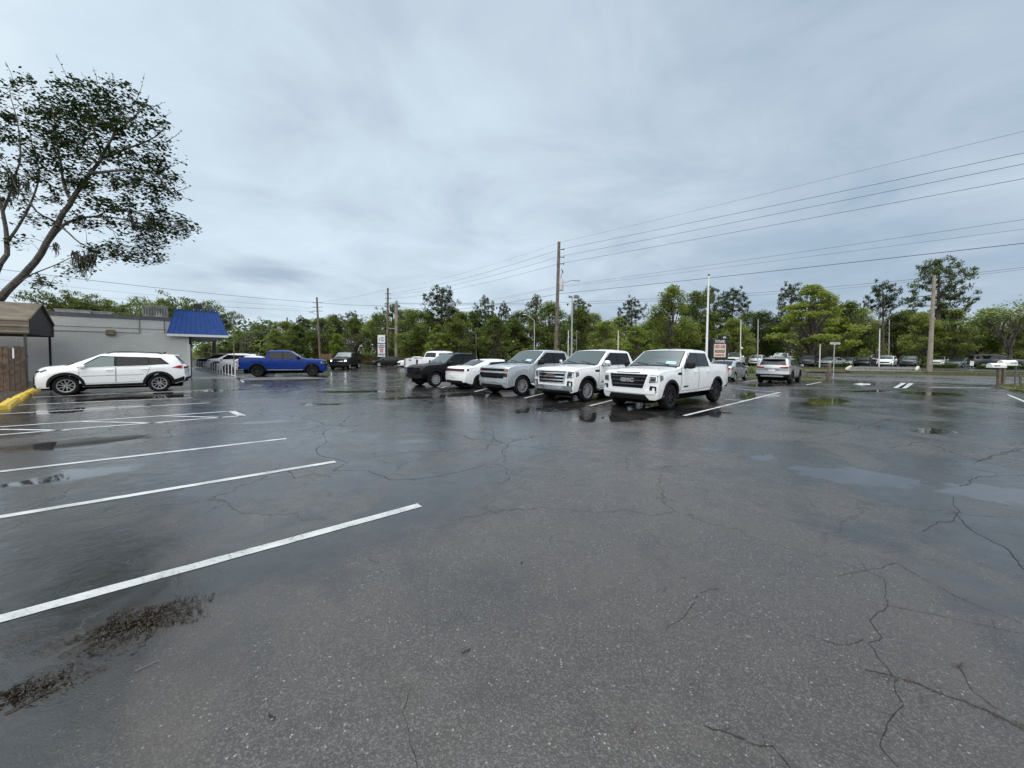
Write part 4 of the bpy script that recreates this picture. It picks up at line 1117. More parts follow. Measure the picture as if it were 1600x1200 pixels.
# ------------------------------------------------------------------ cracks that the photo shows, as thin strips of open joint
mc = simple('crack_black', (.012, .012, .012), .8)
def crack(pix, w=.012, br=2, seed=0):
    rnd = random.Random(seed)
    P = [ground(*p) for p in pix]
    mb = MB()
    def walk(A, B, w0, w1):
        n = max(3, int((B - A).length / .05)); rows = []; d = (B - A).normalized(); s_ = Vector((-d.y, d.x, 0))
        off = rnd.random() * 50
        for i in range(n + 1):
            t = i / n; p = A.lerp(B, t)
            e_ = sin(pi * t)
            o_ = e_ * (.09 * noise.noise((t * n * .10 + off, 3, 1)) + .035 * noise.noise((t * n * .5 + off, 8, 1))) * min(1.5, (B - A).length)
            p = p + s_ * (o_ + rnd.uniform(-.007, .007))
            ww = (w0 + (w1 - w0) * t) * (.6 + .7 * rnd.random())
            rows.append([p - s_ * ww / 2 + Vector((0, 0, .003)), p + s_ * ww / 2 + Vector((0, 0, .003))])
        mb.grid(rows, 0, False)
    for a, b in zip(P, P[1:]): walk(a, b, w, w)
    for a, b in zip(P, P[1:]):
        for _ in range(br):
            s0 = a.lerp(b, rnd.random()); d = (b - a).normalized(); an = rnd.choice((-1, 1)) * rnd.uniform(.5, 1.4)
            e0_ = s0 + Vector((d.x * cos(an) - d.y * sin(an), d.x * sin(an) + d.y * cos(an), 0)) * rnd.uniform(.12, .5) * min(2.0, (b - a).length)
            walk(s0, e0_, w * .6, w * .2)
    tag(mb.build('asphalt_crack', mc), kind='structure')
for i, (px_, w_, br_) in enumerate((
    ([(1600, 1140), (1530, 1105), (1435, 1068), (1350, 1045)], .012, 2), ([(1395, 1070), (1410, 1100), (1390, 1130), (1375, 1165), (1405, 1200)], .009, 2), ([(1100, 1135), (1140, 1146), (1165, 1158), (1210, 1168), (1235, 1200)], .010, 1),
    ([(1320, 880), (1380, 903), (1386, 945), (1360, 970), (1378, 998), (1358, 1005), (1395, 1055)], .008, 1), ([(1260, 990), (1310, 1008), (1350, 1000)], .007, 1), ([(1500, 760), (1530, 745), (1600, 742)], .018, 1), ([(1490, 800), (1520, 830), (1570, 855), (1600, 890)], .016, 2), ([(1440, 830), (1500, 800), (1490, 778)], .012, 1),
    ([(1390, 700), (1440, 690), (1530, 720), (1600, 700)], .022, 2), ([(1530, 720), (1580, 705), (1600, 690)], .018, 1), ([(1240, 690), (1320, 675), (1390, 655)], .018, 1),
    ([(545, 650), (530, 665), (505, 675), (510, 690), (493, 703), (500, 712), (545, 722), (520, 735), (575, 735), (610, 750), (660, 748), (715, 738), (760, 726)], .016, 1), ([(690, 655), (560, 665), (440, 675)], .014, 1), ([(545, 720), (640, 706), (700, 705)], .014, 1), ([(448, 735), (462, 748), (490, 740), (517, 745)], .014, 1),
    ([(770, 668), (768, 690), (760, 705)], .012, 1), ([(1000, 702), (978, 712), (980, 735), (1010, 740)], .010, 1), ([(520, 655), (610, 640), (700, 640)], .02, 1), ([(300, 655), (262, 673), (268, 680)], .016, 1), ([(1310, 900), (1400, 880), (1500, 935), (1600, 975)], .008, 1), ([(1380, 945), (1480, 965), (1600, 990)], .007, 1),
    ([(640, 1075), (630, 1110), (650, 1200)], .005, 0), ([(1040, 985), (1090, 930), (1120, 920)], .006, 2), ([(1500, 1035), (1520, 1080), (1560, 1110)], .008, 0), ([(575, 875), (592, 880)], .008, 1))):
    crack(px_, w_ * .42, br_, i)
# leaf litter and dirt patches washed together on the lot
def litter(name, px, py, lx, ly, a, n, seed, cols):
    rnd = random.Random(seed); g = ground(px, py); mb = MB(); ca, sa = cos(R(a)), sin(R(a))
    for _ in range(n):
        t = rnd.uniform(0, 2 * pi); r = rnd.random() ** .75 * (1 + .9 * noise.noise((cos(t) * 1.6 + seed, sin(t) * 1.6, 3)))
        x, y = lx * r * cos(t), ly * r * sin(t)
        p = g + Vector((x * ca - y * sa, x * sa + y * ca, .004 + .004 * rnd.random()))
        if noise.noise((p.x * 32 + seed, p.y * 32, 2)) < -.20 + .6 * (r - .55): continue
        L = rnd.uniform(.003, .009); w = rnd.uniform(.001, .003); an = rnd.uniform(0, pi) if rnd.random() < .6 else R(a) + rnd.uniform(-.4, .4)
        if rnd.random() < .05: L *= 3
        d = Vector((cos(an), sin(an), 0)) * L; s_ = Vector((-sin(an), cos(an), 0)) * w
        mb.poly([p - d, p - s_ + Vector((0, 0, .003)), p + d + Vector((0, 0, rnd.uniform(0, .006))), p + s_], rnd.randrange(len(cols)))
    o = mb.build(name, cols); tag(o, kind='stuff'); return o
lc = [simple('litter_brown', (.024, .015, .008), .55), simple('litter_dark', (.015, .012, .009), .5), simple('litter_tan', (.06, .042, .022), .6), simple('litter_black', (.008, .007, .006), .4)]
tag(litter('leaf_litter', 222, 972, .34, .24, 32, 5200, 1, lc), 'brown wet leaf litter in the hollow below the nearest stripe', 'leaf litter')
tag(litter('leaf_litter', 30, 1085, .26, .13, 30, 1700, 2, lc), 'brown wet leaf litter at the edge of the lot near the camera', 'leaf litter')
rc = [simple('needle_rust', (.075, .035, .024), .6), simple('needle_brown', (.045, .026, .017), .6)]
for i, (px_, py_, lx_, ly_, a_, n_) in enumerate(((1400, 1062, .16, .03, -12, 70), (1498, 1042, .05, .03, 0, 40), (1560, 1120, .20, .02, -35, 70), (1440, 1095, .08, .02, 60, 30), (1040, 920, .08, .02, 30, 30), (990, 1140, .04, .01, 40, 20))):
    tag(litter('pine_needles', px_, py_, lx_, ly_, a_, n_, 20 + i, rc), 'rust brown pine needles caught in the asphalt cracks', 'pine needles', 'pine needle drifts on the asphalt')
def twig(px, py, L, a, m, lab, r=.003):
    g = ground(px, py); mb = MB()
    mb.tube([g + Vector((cos(R(a + 9 * sin(k))) * L * (k / 5 - .5), sin(R(a + 14 * sin(k * 1.7))) * L * (k / 5 - .5), .006)) for k in range(6)], r, 5)
    tag(mb.build('twig', m), lab, 'twig')
tb, td = simple('twig_pale', (.16, .13, .10), .6), simple('twig_dark', (.02, .015, .012), .6)
twig(228, 1042, .09, 48, tb, 'pale bent twig beside the brown leaf litter', .0018)
twig(50, 1095, .16, 62, td, 'long dark twig at the lot edge near the camera')
twig(728, 1018, .055, 25, td, 'short dark twig lying on open asphalt')
twig(425, 1120, .05, -30, td, 'small curled dark twig on the smooth asphalt')
twig(815, 880, .02, 80, td, 'tiny dark chip of bark on grey asphalt', .005)
# ------------------------------------------------------------------ grey building with the blue canopy
C0 = ground(297, 589.3); C0.z = 0
def B(a, b, z=0.0): return C0 + UX * a + VX * b + Vector((0, 0, z))
H = 3.85
rotb = Matrix.Rotation(R(42), 3, 'Z')
def block_mat(name, col):
    m, nt, b = new_mat(name)
    tc = nd(nt, 'ShaderNodeTexCoord'); mp = nd(nt, 'ShaderNodeMapping'); mp.inputs[2].default_value = (R(90), 0, 0)
    geo = nd(nt, 'ShaderNodeNewGeometry')
    s3 = nd(nt, 'ShaderNodeSeparateXYZ'); lk(nt, geo.outputs['Position'], s3.inputs[0])
    cx = nd(nt, 'ShaderNodeCombineXYZ')
    al = math_n(nt, 'ADD', math_n(nt, 'MULTIPLY', s3.outputs[0], cos(R(42))), math_n(nt, 'MULTIPLY', s3.outputs[1], sin(R(42))))
    lk(nt, al, cx.inputs[0]); lk(nt, s3.outputs[2], cx.inputs[1])
    br = nd(nt, 'ShaderNodeTexBrick', i_Scale=1.0); br.inputs['Brick Width'].default_value = .4; br.inputs['Row Height'].default_value = .2; br.inputs['Mortar Size'].default_value = .006
    br.inputs['Color1'].default_value = (*col, 1); br.inputs['Color2'].default_value = (*[c * .95 for c in col], 1); br.inputs['Mortar'].default_value = (*[c * .82 for c in col], 1)
    lk(nt, cx.outputs[0], br.inputs['Vector'])
    n = nd(nt, 'ShaderNodeTexNoise', i_Scale=.8, i_Detail=6.0); lk(nt, geo.outputs['Position'], n.inputs['Vector'])
    lk(nt, mixc(nt, maprange(nt, n.outputs[0], .35, .7, 0, .18), br.outputs[0], (.20, .20, .19)), b.inputs['Base Color'])
    b.inputs['Roughness'].default_value = .75
    return m
MW = block_mat('painted_block', (.58, .585, .57))
MPAR = simple('parapet_metal', (.10, .105, .11), .6, var=.2)
bld = empty('store_building', C0)
tag(bld, 'low grey painted block building with a blue metal canopy', 'building')
def bx(mb, a0, a1, b0, b1, z0, z1, m=0):
    mb.box(B((a0 + a1) / 2, (b0 + b1) / 2, (z0 + z1) / 2), (a1 - a0, b1 - b0, z1 - z0), rotb, m)
def Brel(mb, name, m):  # geometry written in world space, parented under the building
    mb.v = [(x - C0.x, y - C0.y, z) for x, y, z in mb.v]
    return mb.build(name, m, bld)
w = MB(); bx(w, -16, 0, 0, 24, -.1, H); Brel(w, 'wall', MW)
w = MB(); bx(w, -16, .0, -.05, 24.05, H, H + .24); Brel(w, 'parapet', MPAR)
w = MB(); bx(w, -.12, .04, -.012, 0, -.05, 3.1); Brel(w, 'corner_trim', simple('trim_white', (.62, .63, .63), .6))
w = MB()
for z in (.5,): bx(w, -16, -.05, -.03, 0, 3.25, 3.27); bx(w, -16, -2.46, -.06, -.03, 2.96, 2.985); bx(w, -2.5, -2.46, -.06, -.03, 2.96, 4.3)
bx(w, -1.3, -1.26, -.05, -.02, 3.0, 3.9)
Brel(w, 'conduit', simple('conduit_grey', (.16, .165, .17), .5))
# canopy: mansard that wraps the corner, blue standing seam metal
MB_ = simple('blue_metal', (.008, .065, .30), .35, var=.12, scale=2)
ca0, ca1, cb0, cb1, zb, zt_ = -1.15, 2.15, -.45, 16, 2.98, 4.62
ins = .42
cn = MB()
low = [B(ca0, cb0, zb), B(ca1, cb0, zb), B(ca1, cb1, zb), B(ca0, cb1, zb)]
top = [B(ca0 + ins * 1.1, cb0 + ins * .8, zt_), B(ca1 - ins * 1.3, cb0 + ins * .8, zt_), B(ca1 - ins * 1.3, cb1, zt_), B(ca0 + ins * 1.1, cb1, zt_)]
for i in range(4):
    j = (i + 1) % 4; cn.poly([low[i], low[j], top[j], top[i]])
cn.poly(top)
for i, n in ((0, 11), (1, 40), (3, 40)):
    j = (i + 1) % 4
    nn = (low[j] - low[i]).cross(top[i] - low[i]).normalized()
    for k in range(n + 1):
        t = k / n; p = low[i].lerp(low[j], t) + nn * .015; q_ = top[i].lerp(top[j], t) + nn * .015
        cn.tube([p, q_], .022, 4)
cn_o = Brel(cn, 'canopy', MB_)
def crel(mb, name, m):
    mb.v = [(x - C0.x, y - C0.y, z) for x, y, z in mb.v]
    return mb.build(name, m, cn_o)
w = MB(); bx(w, ca0 - .02, ca1 + .02, cb0 - .03, cb0 + .02, zb - .16, zb - .002); bx(w, ca1 - .03, ca1 + .02, cb0 + .02, cb1, zb - .16, zb - .002); crel(w, 'fascia', simple('fascia_white', (.72, .74, .75), .5))
w = MB(); bx(w, .02, ca1 - .03, cb0 + .03, cb1, zb - .10, zb - .06); crel(w, 'soffit', simple('soffit_grey', (.33, .34, .34), .7))
w = MB()
for k in range(11): bx(w, ca0 + ins * 1.1, ca1 - ins * 1.3, cb0 + ins * .8 - .03, cb0 + ins * .8 + .03, zt_, zt_ + .05); break
crel(w, 'ridge_cap', MB_)
w = MB(); bx(w, -.02, .1, -.03, .3, 2.3, zb - .16); bx(w, .01, .06, .35, 20, .9, 2.4); Brel(w, 'shopfront_window', MT['glass'])
w = MB(); bx(w, .0, .12, .02, .34, 0, 2.6); Brel(w, 'door_frame', simple('door_frame_brown', (.06, .045, .035), .6))
# roof plant
pl = empty('roof_unit', B(-1.75, 3.2, H + .24)); tag(pl, 'weathered grey air conditioning unit on the roof beside the blue canopy', 'roof unit')
u = MB(); u.box((0, 0, .46), (1.35, 1.2, .92), None); uo = u.build('casing', simple('galvanised', (.26, .26, .24), .55, var=.35, scale=3), pl); pl.rotation_euler = (0, 0, R(42))
u = MB(); 
for k in range(9): u.box((-.56 + .14 * k, -.615, .56), (.05, .03, .5))
u.build('louvre', simple('louvre_dark', (.10, .10, .09), .6), pl)
u = MB(); u.box((0, 0, .94), (1.42, 1.26, .05)); u.build('lid', simple('galvanised_light', (.34, .34, .32), .5, var=.2), pl)
u = MB(); u.box((.2, -.612, .28), (.35, .02, .35)); u.build('access_panel', simple('panel_pale', (.42, .42, .40), .5), pl)
# a few flat curbs on the roof
for k, (a, b, l) in enumerate(((-5.6, 2.5, 1.5), (-4.4, 2.8, 1.0))):
    v = MB(); v.box(B(a, b, H + .24 + .15), (l, .9, .26), rotb); v.box(B(a, b, H + .24 + .30), (l + .12, 1.0, .04), rotb)
    tag(v.build('roof_curb', simple('roof_curb_white', (.45, .45, .44), .6, var=.15)), ('long' if k == 0 else 'short') + ' pale roof curb on top of the grey building', 'roof curb')
# flood lamps on the canopy
def flood(a, b, z, yaw, tilt, lab):
    r = empty('flood_light', B(a, b, z), R(yaw)); tag(r, lab, 'floodlight')
    m = MB(); m.tube([(0, 0, 0), (0, 0, .18)], .03, 8); m.box((0, 0, .2), (.06, .34, .05)); m.build('bracket', MPAR, r)
    rt = Matrix.Rotation(R(tilt), 3, 'Y')
    m = MB(); m.box((0.02, 0, .40), (.26, .50, .40), rt, 0, .92); m.build('lamp_head', simple('floodlight_grey', (.11, .11, .105), .5, var=.2), r)
    m = MB(); m.box(Vector((.02, 0, .40)) + rt @ Vector((.135, 0, 0)), (.012, .42, .32), rt); m.build('lens', MT['lampd'], r)
flood(.55, .5, zt_, -60, 10, 'square floodlight head standing straight on the blue canopy')
flood(1.3, 1.2, zt_, 30, -30, 'tilted floodlight head at the end of the blue canopy')
wl = empty('wall_lamp', B(-3.8, -.001, 2.95), R(42)); tag(wl, 'small tan wall pack lamp fixed on the grey wall', 'lamp')
m = MB(); m.box((0, -.10, 0), (.44, .2, .32), None, 0, .8); m.build('housing', simple('lamp_tan', (.13, .10, .05), .5, var=.2), wl)
m = MB(); m.box((0, -.205, -.02), (.30, .012, .18)); m.build('lens', simple('lens_amber', (.22, .17, .09), .2), wl)

# ------------------------------------------------------------------ white railing along the walk
ra, rb = ground(367.5, 589.8), ground(303, 576)
fe = empty('picket_railing', ra); tag(fe, 'white picket railing along the walkway beside the grey building', 'railing')
MWH = simple('white_wood', (.70, .71, .71), .55, var=.1, scale=6)
N = 19
for k in range(N):
    p = ra.lerp(rb, k / (N - 1)) - ra
    m = MB(); m.box((p.x, p.y, .43), (.06, .06, .86), rotb); m.box((p.x, p.y, .875), (.08, .08, .04), rotb)
    m.build('picket', MWH, fe)
m = MB(); m.tube([(0, 0, .10), tuple((rb - ra) + Vector((0, 0, .10)))], .03, 6); m.build('bottom_rail', MWH, fe)
stripe_w(ground(368, 590), ground(381, 597), .12)
hr = empty('handrail', ground(366, 588)); tag(hr, 'thin grey post standing at the end of the white railing', 'post')
m = MB(); m.tube([(0, 0, 0), (0, 0, 2.35)], .028, 8); m.build('pole', simple('post_grey', (.18, .18, .17), .5), hr)
m = MB(); m.tube([(0, 0, 0), (0, 0, .04)], .08, 8); m.build('base_plate', MPAR, hr)

# ------------------------------------------------------------------ carport and board fence
cp = empty('carport', ground(42, 605.5)); tag(cp, 'tan metal carport with open gable on thin dark posts', 'carport')
K0 = Vector(cp.location)
def K(a, b, z): return UX * a + VX * b + Vector((0, 0, z))
CW = 5.2
eave, ridge = 2.95, 4.2
MTAN = simple('carport_tan', (.15, .12, .085), .55, var=.3, scale=1.5)
MDK = simple('carport_frame_shade', (.010, .011, .012), .6)  # far posts, and the interior shade painted across the gable
def roofpt(b):
    t = b / CW
    if t < .04: return eave - .55 + (t / .04) * .02
    return 0
prof = [(-.12, eave - .42), (-.12, eave + .28), (CW * .5, ridge), (CW + .12, eave + .28), (CW + .12, eave - .42)]
for nm, i0, i1 in (('side_panel', 0, 1), ('roof_panel', 1, 2), ('roof_panel', 2, 3), ('side_panel', 3, 4)):
    m = MB(); rows = []
    (b0, z0), (b1, z1) = prof[i0], prof[i1]
    nr = 24 if nm == 'roof_panel' else 10
    nrm = Vector((0, -(z1 - z0), (b1 - b0))).normalized()
    for k in range(nr + 1):
        t = k / nr; rib = .022 if k % 4 == 1 else 0
        o_ = VX * (nrm.y * rib) + Vector((0, 0, nrm.z * rib))
        rows.append([K(-12, b0 + (b1 - b0) * t, z0 + (z1 - z0) * t) + o_, K(.15, b0 + (b1 - b0) * t, z0 + (z1 - z0) * t) + o_])
    m.grid(rows, 0, False); m.build(nm, MTAN, cp)
m = MB()
for sg_ in (0, 1):
    bA, bB = (prof[1], prof[2]) if sg_ == 0 else (prof[3], prof[2])
    m.tube([K(.16, bA[0], bA[1]), K(.16, bB[0], bB[1])], .04, 6)
m.build('gable_edge', MTAN, cp)
m = MB(); m.poly([K(.08, -.10, eave - .40), K(.08, CW + .10, eave - .40), K(.08, CW + .10, eave + .26), K(.08, CW * .5, ridge - .02), K(.08, -.10, eave + .26)]); m.build('gable_shade', MDK, cp)  # near-black sheet painting the shade inside the open gable
for a in (0, -4, -8, -11.8):
    for b in (0.02, CW - .02):
        m = MB(); m.box(K(a, b, eave / 2), (.09, .09, eave + .3), rotb); m.build('post', MDK if b > 1 else simple('carport_post', (.06, .065, .068), .5), cp)
bf = empty('board_fence', ground(38, 613)); tag(bf, 'weathered brown board fence standing before the carport', 'fence')
MBO = simple('weathered_board', (.10, .065, .042), .8, var=.55, scale=5)
MBO2 = simple('weathered_board_dark', (.06, .042, .030), .8, var=.5, scale=6)
rnd = random.Random(5)
fd = (UX * -.86 + VX * .5).normalized()
for k in range(16):
    p = fd * (k * .19)
    h = 1.88 + rnd.uniform(-.04, .05)
    m = MB(); m.box(p + Vector((0, 0, h / 2)), (.175, .028, h), Matrix.Rotation(atan2(fd.y, fd.x) + rnd.uniform(-.04, .04), 3, 'Z'))
    m.build('board', MBO if rnd.random() < .6 else MBO2, bf)
m = MB(); m.box(fd * 1.5 + Vector((.05, .06, 1.5)), (3.1, .05, .09), Matrix.Rotation(atan2(fd.y, fd.x), 3, 'Z')); m.box(fd * 1.5 + Vector((.05, .06, .4)), (3.1, .05, .09), Matrix.Rotation(atan2(fd.y, fd.x), 3, 'Z')); m.build('rail', MBO2, bf)
m = MB()
for k in (1.5, 4.5): 
    m.box(fd * (k * .19) + Vector((0, -.03, 1.62)), (.05, .02, .42), Matrix.Rotation(atan2(fd.y, fd.x), 3, 'Z'))
m.build('gap_light', MWH, bf)  # white strips painting the light that shows through gaps in the boards
# wheel stops
MYEL = simple('yellow_paint', (.55, .38, .04), .55, var=.3, scale=7, bump=.3)
for i, (p0, p1, lab) in enumerate((((2, 641), (21, 627), 'yellow wheel stop nearest the camera at the lot edge'), ((23, 627.5), (43, 617), 'yellow wheel stop between the two other yellow ones'), ((42, 617.5), (57, 610), 'worn yellow wheel stop before the white SUV'))):
    A, B2 = ground(*p0), ground(*p1); d = (B2 - A); L = d.length; d.normalize(); s_ = Vector((-d.y, d.x, 0))
    m = MB(); rows = []
    for k in range(9):
        t = .05 + .9 * k / 8; p = A.lerp(B2, t); e_ = .78 if k in (0, 8) else 1
        z_ = .15 * e_ + .012 * noise.noise((k * 2.1, i, 4))
        rows.append([p - s_ * .15, p - s_ * .13 * e_ + Vector((0, 0, z_ * .6)), p - s_ * .07 + Vector((0, 0, z_)), p + s_ * .07 + Vector((0, 0, z_)), p + s_ * .13 * e_ + Vector((0, 0, z_ * .6)), p + s_ * .15])
    m.grid(rows, 0, False); m.poly(rows[0]); m.poly(list(reversed(rows[-1])))
    tag(m.build('wheel_stop', MYEL), lab, 'wheel stop', 'yellow wheel stops')
# dirt bed with leaves below the fence
mound('dirt_bed', [ground(-30, 640), ground(20, 622), ground(52, 608), ground(30, 603), ground(-60, 606)], simple('leafy_dirt', (.035, .022, .014), .8, var=.6, scale=9, bump=.6, bscale=30), .06)

# ------------------------------------------------------------------ utility poles, wires, lamps
MPO = simple('pole_wood', (.13, .105, .085), .85, var=.35, scale=3, bump=.4, bscale=18)
MPC = simple('pole_concrete', (.25, .215, .175), .8, var=.22, scale=2)
MGAL = simple('galvanised_pole', (.33, .34, .34), .5, var=.15)
MINS = simple('insulator_grey', (.09, .09, .10), .4)
def pole(name, lab, px, Y, ytop, r0, r1, m, px_top=None, base_z=0.0, cat='utility pole'):
    b = at(px, 560, Y); b.z = base_z
    t = at(px_top or px, ytop, Y)
    r = empty(name, b); tag(r, lab, cat)
    mb = MB(); mb.tube([(0, 0, -.2), (0, 0, .5), ((t.x - b.x) * .5, 0, (t.z - b.z) * .5), (t.x - b.x, 0, t.z - b.z)], [r0, r0, (r0 + r1) / 2, r1], 12)
    mb.build('pole_shaft', m, r)
    return r, b, t
WIRE = simple('wire_black', (.05, .05, .055), .6)
def wire(lab, p, q, sag, r=.018, n=22):
    mb = MB(); P = []
    for i in range(n + 1):
        t = i / n; v = p.lerp(q, t); v.z -= sag * 4 * t * (1 - t); P.append(v)
    mb.tube(P, r, 5, caps=False)
    tag(mb.build('power_line', WIRE), lab, 'power line')
pA, bA, tA = pole('utility_pole', 'tall wooden utility pole with grey transformer and lamp arm', 868, 33, 378, .17, .12, MPO, 873.5)
dAB = Vector((1, -1.02, 0)).normalized()
for z_ in (390, 402, 412.5):
    zz = at(875, z_, 33).z - 0; m = MB(); m.tube([(tA.x - bA.x, 0, zz), (tA.x - bA.x + .38, -.05, zz)], .03, 6); m.lathe([(.001, -.05), (.07, -.04), (.05, 0), (.07, .03), (.001, .07)], 10, (tA.x - bA.x + .40, -.05, zz)); m.build('insulator', MINS, pA)
m = MB(); zt2 = at(880, 443, 33).z; m.lathe([(.001, -.62), (.20, -.60), (.20, .28), (.17, .36), (.001, .38)], 16, (.34 + .07, 0, zt2)); m.build('transformer', simple('transformer_grey', (.45, .46, .46), .45, var=.1), pA)
m = MB(); m.tube([(.38, 0, zt2 + .3), (.40, 0, zt2 + .65), (.52, 0, zt2 + 1.0), (.42, 0, zt2 + 1.25)], .025, 6); m.lathe([(.001, -.12), (.06, -.1), (.06, .1), (.001, .12)], 8, (.52, 0, zt2 + 1.0)); m.build('fuse_cutout', MINS, pA)
m = MB(); m.tube([(.1, 0, zt2 - .25), (.6, 0, zt2 + .05), (1.2, 0, zt2 + .25), (1.55, 0, zt2 + .28)], .035, 8); la = m.build('lamp_arm', MGAL, pA)
m = MB(); m.box((1.78, 0, zt2 + .27), (.52, .22, .10), None, 0, .8); m.build('lamp_head', MGAL, la)
pB, bB_, tB = pole('utility_pole', 'wooden utility pole rising behind the white pylon sign', 605, 60, 450, .19, .14, MPO, 606)
for z_ in (459, 466): 
    zz = at(606, z_, 60).z; m = MB(); m.tube([(-.3, 0, zz), (.65, 0, zz)], .05, 6); m.build('crossarm', MINS, pB)
pC, bC, tC = pole('utility_pole', 'leaning wooden utility pole behind the dark green pickup', 500.5, 62, 464.5, .18, .13, MPO, 495)
for z_ in (473, 480, 486):
    zz = at(497, z_, 62).z; m = MB(); m.tube([(tC.x - bC.x - .7, 0, zz), (tC.x - bC.x + .9, 0, zz)], .04, 6); m.build('crossarm', MINS, pC)
m = MB(); zz = at(495, 493, 62).z; m.tube([(-.4, 0, zz), (-1.2, 0, zz + .5)], .035, 6); m.box((-1.45, 0, zz + .55), (.6, .25, .12)); m.build('street_lamp', MGAL, pC)
pD, bD, tD = pole('utility_pole', 'grey concrete pole beside the wooden pole and pylon sign', 620, 64, 474, .36, .24, MPC, 619)
m = MB(); zz = at(610, 513, 64).z; m.tube([(-1.4, 0, zz), (0, 0, zz - .05)], .05, 6); m.build('side_bracket', MGAL, pD)
pF, bF, tF = pole('utility_pole', 'thin far utility pole among the trees behind the blue pickup', 449.5, 85, 496, .2, .14, MPO, 448.5)
m = MB(); zz = at(450, 516, 85).z; m.lathe([(.001, -.4), (.25, -.38), (.25, .38), (.001, .4)], 10, (.3, 0, zz)); m.build('transformer', MT['plate'], pF)
pE, bE, tE = pole('utility_pole', 'bare tan concrete pole standing in the verge across the road', 1453, 41, 430, .235, .13, MPC, 1460, .2)
# spans of the main line; the poles beyond the frame at both ends are out of sight
def hang(pole_top, dz): return pole_top + Vector((0, 0, dz))
SPAN = dAB * 46
nxt = bA + SPAN
def line3(lab, ya, yend, yb, sag=.55, r=.016, yb_px=606, ext_to=None):
    a = at(874, ya, 33); a.z = a.z
    e_ = at(1600, yend, 33 * .0 + 15.3); q = a + (e_ - a) * 1.9
    q.z = e_.z + (e_.z - a.z) * .9
    wire(lab + ' from the tall pole to the road mouth', a, q, sag * .25, r)
    b = at(yb_px, yb, 60)
    wire(lab + ' from the tall pole to the pylon sign pole', a, b, sag, r)
line3('topmost thin wire', 379, 200, 452, .5, .006)
line3('second wire from the top', 390, 234, 459, .5, .010)
line3('third wire from the top', 401, 251, 462, .5, .010)
line3('fourth wire from the top', 412, 274, 467, .5, .010)
line3('upper thin service wire', 447, 338, 484, .5, .007)
line3('lower thin service wire', 449, 353, 487, .5, .006)
line3('thick communications cable', 459, 375, 489, .5, .014)
wire('cable crossing behind the tall pole towards the right hand trees', at(606, 473, 60), at(1640, 413, 46), 1.6, .022, 40)
wire('second cable crossing just below the first towards the right hand trees', at(606, 474, 60), at(1640, 416, 46), 1.75, .016, 40)
wire('thick cable sloping down from the old tree to the leaning pole', at(-60, 413, 34), at(497, 473, 62), .3, .022, 40)
wire('cable continuing from the leaning pole to the pole by the pylon sign', at(497, 473, 62), at(606, 478, 60), .1, .022)
wire('cable continuing from the pylon sign pole into the tree line', at(606, 478, 60), at(690, 484, 66), .1, .024)
for k, (a, b, r) in enumerate(((430, 481, .011), (445, 487, .011), (460, 483, .009))):
    wire(('upper', 'middle', 'lower')[k] + ' faint wire above the grey building roof', at(-60, a, 40), at(497, b, 62), .3, r, 30)
wire('faint wire fanning from the tall pole span down to the leaning pole', at(606, 452, 60), at(497, 473, 62), .2, .010)

def lamp_post(lab, px, Y, ytop, px_head, yhead, r=.075, m=None, white=False):
    b = at(px, 560, Y); b.z = 0; t = at(px, ytop, Y); hd = at(px_head, yhead, Y)
    r_ = empty('lamp_post', b); tag(r_, lab, 'lamp post')
    mb = MB(); mb.tube([(0, 0, 0), (0, 0, .4), (t.x - b.x, 0, t.z)], [r * 1.1, r, r * .7], 10); mb.build('post', m or MGAL, r_)
    mb = MB(); dx = hd.x - b.x; mb.tube([(0, 0, t.z - .05), (dx * .5, 0, (t.z + hd.z) / 2 + .1), (dx * .85, 0, hd.z)], r * .5, 8); ar_ = mb.build('lamp_arm', m or MGAL, r_)
    mb = MB(); mb.box((dx, 0, hd.z), (.62, .26, .13), None, 0, .75); mb.build('lamp_head', MGAL, ar_)
lamp_post('grey lamp post with an upswept arm behind the silver pickup', 835, 50, 501, 820, 491.5)
lamp_post('small lamp post half hidden in trees behind the white sedan', 744, 62, 522, 735, 517, .06)
fl = empty('floodlight_pole', at(893, 560, 43)); fl.location.z = 0; tag(fl, 'slim pole with a square floodlight behind the second white pickup', 'lamp post')
t = at(894.5, 463, 43); mb = MB(); mb.tube([(0, 0, 0), (0, 0, t.z)], [.10, .08], 10); mb.build('post', MGAL, fl)
mb = MB(); mb.box((.42, 0, t.z - .05), (.42, .3, .34)); mb.box((-.25, 0, t.z - .05), (.3, .24, .2)); mb.tube([(-.3, 0, t.z - .1), (.45, 0, t.z - .1)], .03, 6); mb.build('lamp_head', simple('flood_dark', (.10, .11, .12), .4), fl)
fp = empty('flagpole', at(1103.5, 560, 29)); fp.location.z = 0; tag(fp, 'bare white flagpole behind the nearest white pickup', 'flagpole')
t = at(1107.5, 431, 29); b = Vector(fp.location)
mb = MB(); mb.tube([(0, 0, 0), (0, 0, .6), (t.x - b.x, 0, t.z)], [.10, .095, .055], 12); mb.build('pole_shaft', simple('white_pole', (.74, .75, .75), .4), fp)
mb = MB(); mb.lathe([(.001, -.09), (.07, -.06), (.09, 0), (.07, .06), (.001, .09)], 12, (t.x - b.x, 0, t.z + .06)); mb.build('finial', MPAR, fp)
